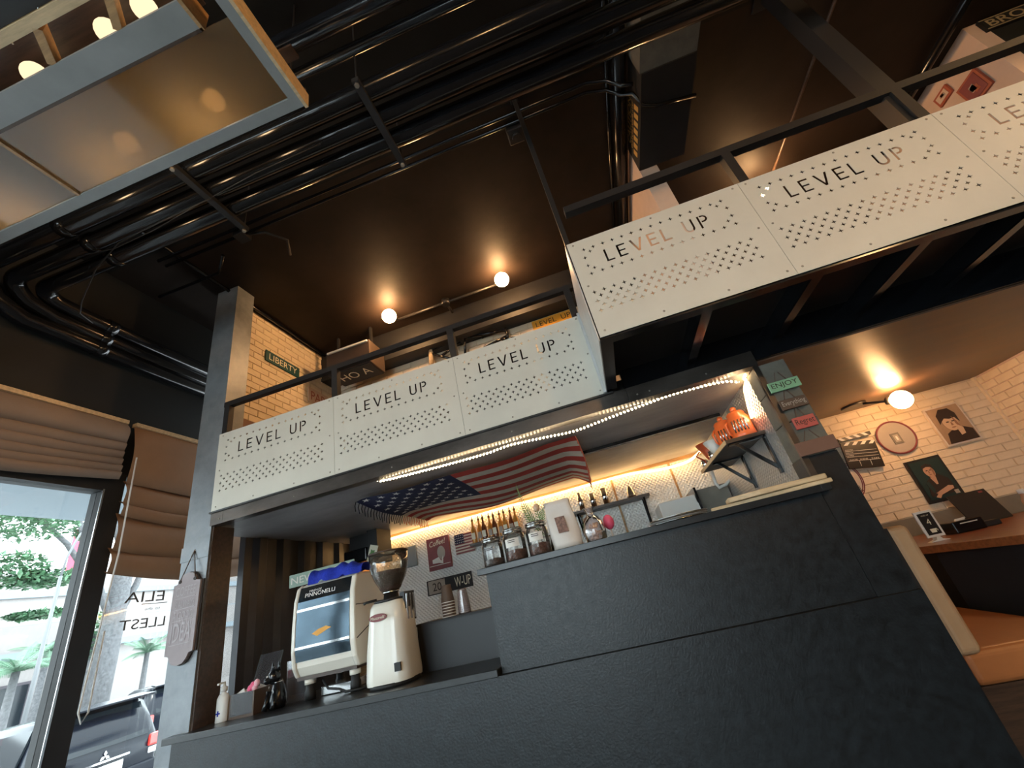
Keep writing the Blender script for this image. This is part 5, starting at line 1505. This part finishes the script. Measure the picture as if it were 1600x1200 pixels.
MB().lathe([(0.03, 0), (0.033, 0.01), (0.033, 0.13), (0.02, 0.165), (0.018, 0.18)], (2.83, 3.9, TZ), 18).build('body', 'skin_print', pkb)
MB().lathe([(0.021, 0), (0.021, 0.03), (0.001, 0.034)], (2.83, 3.9, TZ + 0.18), 16).build('cap', 'plastic_white', pkb)

# ==================================================================== WINDOWS AND BLINDS
dr = thing('glass_door_frame', 'dark framed glass front with lintel beside the roman blinds', 'window frame', (-3.72, 0.5, 0.0))
MB().box(-3.80, -3.68, 2.31, 2.45, 0.0, 2.84).build('stile', 'black_matt', dr)
MB().box(-3.80, -3.68, -5.2, 2.31, 2.69, 2.84).build('lintel', 'black_matt', dr)
for y in (-3.6, -1.6, 0.35):
    MB().box(-3.80, -3.70, y, y + 0.08, 0.0, 2.69).build('mullion', 'black_paint', dr)
MB().box(-3.80, -3.70, -5.2, 2.31, 0.0, 0.14).build('sill', 'black_paint', dr)
MB().box(-3.683, -3.676, 2.306, 2.318, 0.1, 2.7).build('bright_edge', 'steel', dr)
for i, (y0, y1) in enumerate(((-5.2, -3.6), (-3.52, -1.6), (-1.52, 0.35), (0.43, 2.31))):
    MB().box(-3.745, -3.739, y0, y1, 0.14, 2.69).build('pane', 'window_glass', dr)
w2 = MB().box(-3.745, -3.739, 2.45, 3.9, 0.12, 2.84)
wo = st(w2.build('window_2', 'window_glass'))
# mirrored lettering on the outside of the glass
gl = thing('window_lettering', 'black lettering on the window glass seen reversed from inside', 'lettering', (-3.748, 2.8, 1.6))
text('ELIA', (-3.736, 2.80, 1.925), (0, -1, 0), (0, 0, 1), width=0.30, size=0.075, mat='grey_ink', parent=gl)
text('to the', (-3.736, 2.87, 1.835), (0, -1, 0), (0, 0, 1), width=0.12, size=0.02, mat='grey_ink', parent=gl)
text('LLEST', (-3.736, 2.815, 1.735), (0, -1, 0), (0, 0, 1), width=0.34, size=0.07, mat='grey_ink', parent=gl)
MB().box(-3.738, -3.735, 2.78, 2.98, 1.868, 1.873).build('rule_line', 'grey_ink', gl)


def blind(y0, y1, zt, zb, x, folds, label, mat, seed):
    t = thing('roman_blind', label, 'blind', (x, (y0 + y1) / 2, zb))
    zs = [zt - (zt - zb) * f for f in folds]
    rnd = random.Random(seed)
    for i in range(len(zs) - 1):
        m = MB(); vs = []; fs = []
        za, zc = zs[i], zs[i + 1]
        N, K = 14, 5
        for a in range(N + 1):
            u = a / N
            for b in range(K + 1):
                v = b / K
                belly = 0.045 * math.sin(PI * v * 0.9) + 0.03 * v + 0.008 * math.sin(9 * u + i)
                sagz = -0.03 * math.sin(PI * u) * (v if i < len(zs) - 2 else v * 1.3) - (0.03 * math.sin(PI * u) if i else 0)
                z = za + (zc - za) * v + sagz - (0.03 if v == 1 else 0)
                vs.append((x + belly, y0 + (y1 - y0) * u, z))
        for a in range(N):
            for b in range(K):
                q = a * (K + 1) + b
                fs.append((q, q + K + 1, q + K + 2, q + 1))
        m.add(vs, fs, 0, True)
        # return of the fold back to the glass
        bot = [vs[a * (K + 1) + K] for a in range(N + 1)]
        m.add(bot + [(x + 0.012, p[1], p[2] + 0.02) for p in bot], [(k, k + 1, N + 2 + k, N + 1 + k) for k in range(N)], 0, True)
        m.build('fold', mat, t)
    MB().box(x - 0.02, x + 0.03, y0, y1, zt - 0.012, zt + 0.02).build('head_rail', 'wood_pale', t)
    return t


blind(0.3, 2.36, 3.265, 2.80, -3.672, (0, 0.34, 0.5, 0.64, 0.77, 0.89, 1.0), 'grey brown roman blind pulled up in tight folds above the glass door', 'blind_cloth_grey', 1)
blind(-2.0, 0.28, 3.265, 2.80, -3.672, (0, 0.34, 0.5, 0.64, 0.77, 0.89, 1.0), 'grey brown roman blind over the rear window, pulled right up', 'blind_cloth_grey', 2)
blind(2.42, 3.9, 3.265, 2.11, -3.672, (0, 0.42, 0.56, 0.64, 0.86, 1.0), 'orange brown roman blind half lowered beside the pillar', 'blind_cloth', 3)
cdp = [(-3.57, 2.42, 2.95), (-3.57, 2.43, 2.2), (-3.57, 2.40, 1.6), (-3.57, 2.385, 1.25), (-3.57, 2.41, 1.19), (-3.57, 2.44, 1.24), (-3.57, 2.44, 1.7)]
tag(MB().tube(cdp, 0.006, 6).build('blind_cord', 'plastic_white'), 'pale blind cord looping down beside the dark door stile', 'cord')
tag(MB().box(-3.72, -3.66, 1.37, 1.47, 3.44, 3.62).build('wall_speaker', 'cream_ink', bevel=0.01), 'small cream box on the dark wall above the blinds', 'box')
# slats / curtain strings seen through the gap behind the pillar
for k in range(3):
    y = 3.0 + k * 0.05
    tag(MB().tube([(-3.6, y, 2.3), (-3.6, y + 0.01, 1.0)], 0.005, 6).build('blind_cord', 'plastic_white'), 'pale hanging cord in the gap behind the pillar', 'cord', 'cords behind the pillar')

# ==================================================================== OUTSIDE
st(MB().box(-60, -3.86, -30, 60, GZ - 0.1, GZ).build('ground', 'asphalt'))
bd = thing('white_building', 'long white building across the street', 'building', (-24, 16, GZ))
MB().box(-27, -24, -10, 45, GZ, 4.2).build('wall', 'building_white', bd)
MB().box(-24.05, -23.7, -10, 45, 3.0, 3.25).build('band', 'building_band', bd)
for k, y in enumerate((9.5, 12.5)):
    w = MB().box(-23.99, -23.9, y, y + 1.6, 0.2, 2.2).build('window', 'planter_dark', bd)
    for q in range(3):
        MB().box(-23.9, -23.85, y + 0.05 + q * 0.5, y + 0.5 + q * 0.5, 0.3, 2.1).build('pane', 'car_glass', w)
MB().box(-23.99, -23.0, 14, 30, GZ, 0.5).build('planter_wall', 'building_white', bd)
bt = thing('tower_block', 'pale building rising behind the trees', 'building', (-40, 20, GZ))
MB().box(-44, -38, 5, 40, GZ, 9).build('wall', 'building_white', bt)
for k in range(4):
    MB().box(-38, -37.8, 5, 40, 1.5 + k * 2, 1.9 + k * 2).build('band', 'building_band', bt)
for k in range(3):
    p = at(106 + k * 16, 868, 0, -20.9)
    o_ = thing('street_banner', 'red street banner hanging beyond the glass door', 'banner', (p.x, p.y, p.z - 0.5), group='red banners')
    MB().box(p.x, p.x + 0.03, p.y + 0.03, p.y + 0.30, p.z - 0.6, p.z + 1.0).build('cloth', 'banner_red' if k % 2 == 0 else 'pink_pale', o_)
    MB().tube([(p.x, p.y, GZ), (p.x, p.y, p.z + 1.1)], 0.02, 6).build('pole', 'pole_grey', o_)


def leaf_cloud(centers, n, size, name, mat, par, seed):
    rnd = random.Random(seed)
    m = MB()
    for c, r in centers:
        for k in range(n):
            while True:
                d = Vector((rnd.uniform(-1, 1), rnd.uniform(-1, 1), rnd.uniform(-1, 1)))
                if d.length < 1: break
            p = Vector(c) + Vector((d.x * r[0], d.y * r[1], d.z * r[2]))
            a = Vector((rnd.uniform(-1, 1), rnd.uniform(-1, 1), rnd.uniform(-0.4, 0.4))).normalized()
            b = a.cross(Vector((rnd.uniform(-.4, .4), rnd.uniform(-.4, .4), 1))).normalized()
            s = size * rnd.uniform(0.6, 1.3)
            m.add([p - a * s, p + b * s * 0.45, p + a * s, p - b * s * 0.45], [(0, 1, 2, 3)])
    o = m.build(name, mat, par); o['kind'] = 'stuff'
    return o


tx = thing('street_tree', 'tree with pale mottled trunk forking beyond the window', 'tree', (-16, 10, GZ))
B = [at(158, 1092, 0, -18.3), at(165, 1030, 0, -18.3), at(180, 960, 0, -18.3), at(192, 900, 0, -18.3), at(198, 840, 0, -18.3)]
B[0].z = GZ; tx.location = B[0]
B[0].x = B[1].x; B[0].y = B[1].y - 0.1
tx.location = B[0]
MB().tube(B, [0.36, 0.33, 0.31, 0.29, 0.27], 14).build('trunk', 'bark', tx)
for a, b, c, r in (((178, 975), (158, 930), (120, 800), 0.10), ((182, 965), (212, 915), (240, 850), 0.09), ((158, 930), (105, 850), (40, 790), 0.07), ((196, 880), (175, 800), (140, 740), 0.09)):
    MB().tube([at(*a, 0, -18.3), at(*b, 0, -18.3), at(*c, 0, -18.3)], [r * 1.5, r * 1.2, r * 0.75], 10).build('branch', 'bark', tx)
leaf_cloud([(at(40, 820, 0, -17.8), (1.0, 1.3, 0.5)), (at(70, 905, 0, -17.3), (0.8, 1.0, 0.25)), (at(15, 890, 0, -17.3), (0.8, 0.9, 0.5)), (at(60, 960, 0, -17.3), (0.5, 0.8, 0.12)), (at(30, 790, 0, -18.8), (0.9, 1.2, 0.4)), (at(90, 800, 0, -19.2), (0.8, 0.9, 0.5)), (at(150, 830, 0, -19.2), (0.6, 0.7, 0.4)), (at(230, 820, 0, -18.3), (1.0, 0.9, 0.5))], 900, 0.11, 'foliage', 'leaf_bright', tx, 5)


def palm_frond(base, tip, lift, L, par, mat, seed=0, w=0.3):
    base, tip = Vector(base), Vector(tip)
    mid = (base + tip) / 2 + Vector((0, 0, lift))
    n = 26; m = MB()
    P = [((1 - t) ** 2) * base + 2 * t * (1 - t) * mid + t * t * tip for t in [i / n for i in range(n + 1)]]
    m.tube(P, [0.02 * (1 - i / n) + 0.004 for i in range(n + 1)], 5)
    for i in range(2, n):
        d = (P[i + 1] - P[i - 1]).normalized()
        s = d.cross(Vector((0, 0, 1))).normalized()
        l = w * math.sin(PI * min(1, 0.12 + 0.88 * i / n))
        for sg_ in (-1, 1):
            a = P[i]; b = a + (s * sg_ * 0.8 + d * 0.5 + Vector((0, 0, -0.45))) * l
            q = d * 0.018
            m.add([a - q, a + q, b], [(0, 1, 2)])
    return m.build('frond', mat, par)


pt = thing('palm_tree', 'palm tree with long feathery fronds beyond the glass door', 'palm', (-13, 4.0, GZ))
c0 = at(20, 730, 0, -21)
pt.location = (c0.x, c0.y, GZ)
MB().tube([(c0.x, c0.y - 0.6, GZ), (c0.x, c0.y - 0.5, 1.5), c0], [0.2, 0.17, 0.14], 12).build('trunk', 'bark', pt)
for px, py in ((150, 800), (95, 830), (0, 830), (-60, 800), (60, 780), (170, 760), (-80, 700), (120, 690)):
    palm_frond(c0, at(px, py, 0, -20.6 + random.uniform(-0.8, 0.8)), 1.0, 1, pt, 'leaf_blue', w=0.9)
tag(MB().box(-5.6, -3.87, -4, 9, 3.02, 3.08).build('shop_awning', 'building_band'), 'pale blue grey awning soffit outside above the glass door', 'awning')
# second drooping palm right above the lettering window
pt = thing('palm_tree', 'second palm with fronds drooping against the door stile', 'palm', (-14, 6.0, GZ))
c0 = at(165, 770, 0, -22.6)
pt.location = (c0.x, c0.y, GZ)
MB().tube([(c0.x, c0.y + 0.8, GZ), (c0.x, c0.y + 0.5, 1.5), c0], [0.2, 0.17, 0.14], 12).build('trunk', 'bark', pt)
for px, py in ((85, 880), (110, 870), (60, 830), (140, 880), (200, 800), (230, 860), (100, 790)):
    palm_frond(c0, at(px, py, 0, -22.2 + random.uniform(-0.5, 0.5)), 0.8, 1, pt, 'leaf_blue', w=0.75)
# low shrubs
for k, (px, py, X, lab) in enumerate(((25, 1050, -15.5, 'spiky palm shrub beyond the parked car, at the lamp post'), (75, 1020, -19.0, 'taller spiky palm shrub behind the lamp post'), (230, 1020, -20.5, 'pale spiky shrub in front of the white building'), (148, 990, -20.2, 'leafy green bush beside the pale tree trunk'))):
    c0 = at(px, py, 0, X)
    t = thing('street_shrub', lab, 'shrub', (c0.x, c0.y, GZ))
    if k == 3:
        MB().tube([(c0.x, c0.y, GZ), c0], 0.06, 8).build('stem', 'bark', t)
        leaf_cloud([(c0, (0.5, 0.6, 0.9))], 500, 0.12, 'foliage', 'leaf_bright', t, 9)
        continue
    MB().tube([(c0.x, c0.y, GZ), (c0.x, c0.y, c0.z)], [0.12, 0.08], 8).build('stem', 'bark', t)
    for q in range(16):
        a = 2 * PI * q / 16 + 0.3 * k
        rr = random.uniform(0.7, 1.1)
        palm_frond(c0, c0 + Vector((rr * math.cos(a), rr * math.sin(a), random.uniform(-0.3, 0.7))), 0.25, 1, t, 'leaf_blue' if k != 4 else 'leaf_bright', w=0.28)
lpz = thing('street_lamp', 'slim grey street lamp post with a curved arm beyond the glass door', 'street lamp', (-13, 5.4, GZ))
a0 = at(48, 1120, 0, -13.9); a1 = at(95, 900, 0, -13.9)
lpz.location = (a1.x, a1.y, GZ)
MB().tube([(a1.x, a1.y, GZ), (a1.x, a1.y, a1.z)], [0.05, 0.035], 10).build('post', 'pole_grey', lpz)
MB().tube([(a1.x, a1.y, a1.z), at(105, 870, 0, -13.9), at(125, 835, 0, -13.9), at(140, 825, 0, -13.9)], 0.025, 8).build('arm', 'pole_grey', lpz)
MB().ball(at(142, 824, 0, -13.9), 0.08, 12, 8, (1, 1.6, 0.5)).build('lamp_head', 'plastic_white', lpz)


def car(loc, rz, label, sc=1.0):
    t = thing('parked_car', label, 'car', loc, (0, 0, rz))
    # local: x forward (away), y left, z up ; rear at x=0
    st_ = [  # x, half width low, z bottom, z belt, half width top, z roof
        (0.00, 0.74, 0.42, 0.93, 0.62, 0.98), (0.10, 0.82, 0.34, 0.98, 0.66, 1.30), (0.35, 0.86, 0.30, 1.0, 0.66, 1.56), (0.80, 0.88, 0.26, 1.0, 0.67, 1.60), (1.8, 0.88, 0.24, 0.98, 0.67, 1.60), (2.4, 0.88, 0.24, 0.97, 0.62, 1.50), (3.1, 0.87, 0.26, 0.95, 0.60, 1.0), (3.9, 0.84, 0.30, 0.86, 0.58, 0.88), (4.2, 0.72, 0.36, 0.70, 0.5, 0.72)]
    m = MB(); vs = []; fs = []
    for x, hw, zb, zbelt, ht, zr in st_:
        ring = [(-hw * 0.9, zb), (-hw, zb + 0.12), (-hw, zbelt - 0.08), (-hw * 0.97, zbelt), (-ht, zr - 0.05 if zr > zbelt + 0.06 else zr), (-ht * 0.85, zr), (0, zr + 0.015), (ht * 0.85, zr), (ht, zr - 0.05 if zr > zbelt + 0.06 else zr), (hw * 0.97, zbelt), (hw, zbelt - 0.08), (hw, zb + 0.12), (hw * 0.9, zb)]
        vs += [(x, y, z) for y, z in ring]
    n = 13
    for i in range(len(st_) - 1):
        for k in range(n):
            fs.append((i * n + k, i * n + (k + 1) % n, (i + 1) * n + (k + 1) % n, (i + 1) * n + k))
    fs += [tuple(range(n))[::-1], tuple(range((len(st_) - 1) * n, len(st_) * n))]
    m.add(vs, fs, 0, True)
    m.build('body', 'car_paint', t, True)
    MB().add([(0.02, -0.60, 0.99), (0.02, 0.60, 0.99), (0.30, 0.56, 1.50), (0.30, -0.56, 1.50), (-0.01, -0.60, 1.0), (-0.01, 0.60, 1.0), (0.26, 0.56, 1.51), (0.26, -0.56, 1.51)], [(4, 5, 6, 7), (0, 3, 2, 1), (0, 1, 5, 4), (1, 2, 6, 5), (2, 3, 7, 6), (3, 0, 4, 7)]).build('rear_window', 'car_glass', t, True)
    MB().add([(0.02, -0.66, 1.565), (0.02, 0.66, 1.565), (0.42, 0.64, 1.60), (0.42, -0.64, 1.60), (0.0, -0.66, 1.60), (0.0, 0.66, 1.60), (0.42, 0.64, 1.64), (0.42, -0.64, 1.64)], [(4, 5, 6, 7), (0, 3, 2, 1), (0, 1, 5, 4), (1, 2, 6, 5), (2, 3, 7, 6), (3, 0, 4, 7)]).build('spoiler', 'car_paint', t, True, bevel=0.012)
    for s in (-1, 1):
        y0, y1 = sorted((s * 0.62, s * 0.85))
        MB().box(-0.02, 0.16, y0, y1, 0.80, 0.98).build('tail_light', 'tail_red', t, True, bevel=0.03)
        MB().box(-0.015, 0.15, y0 + 0.02, y1 - 0.02, 0.70, 0.79).build('reverse_light', 'tail_clear', t, True, bevel=0.02)
        MB().add([(0.5, s * 0.885, 1.02), (2.35, s * 0.885, 1.0), (2.25, s * 0.70, 1.45), (0.62, s * 0.705, 1.50), (0.5, s * 0.86, 1.02), (2.35, s * 0.86, 1.0), (2.25, s * 0.67, 1.45), (0.62, s * 0.675, 1.50)], [(0, 1, 2, 3), (4, 7, 6, 5), (0, 4, 5, 1), (1, 5, 6, 2), (2, 6, 7, 3), (3, 7, 4, 0)]).build('side_window', 'car_glass', t, True)
        for x in (0.75, 3.3):
            MB().tube([(x, s * 0.68, 0.33), (x, s * 0.90, 0.33)], 0.33, 22).build('wheel', 'rubber', t, True)
    for k in range(3):
        a = PI / 2 + 2 * PI * k / 3
        c, s_ = math.cos(a), math.sin(a)
        r = 0.075
        poly = [(0, 0), (r * 0.5 * c - r * 0.29 * s_, r * 0.5 * s_ + r * 0.29 * c), (r * c, r * s_), (r * 0.5 * c + r * 0.29 * s_, r * 0.5 * s_ - r * 0.29 * c)]
        MB().prism(poly, (-0.012, 0, 0.88), (0, -1, 0), (0, 0, 1), (-0.006, 0, 0)).build('emblem', 'chrome', t, True)
    MB().box(-0.02, 0.0, -0.35, 0.35, 0.80, 0.825).build('chrome_strip', 'chrome', t, True)
    MB().box(-0.03, 0.12, -0.80, 0.80, 0.38, 0.62).build('bumper', 'car_paint', t, True, bevel=0.03)
    MB().box(-0.035, -0.03, -0.26, 0.26, 0.64, 0.76).build('licence_plate', 'plastic_white', t, True)
    return t


car((-9.0, 6.52, GZ), PI - 0.12, 'black hatchback with red tail lights parked outside the glass door')
car((-12.6, 10.9, GZ), PI - 0.35, 'dark car parked farther away behind the black hatchback')
st(MB().box(-6.2, -5.9, 3.0, 7.5, GZ, 0.2).build('wall_planter', 'planter_dark'))
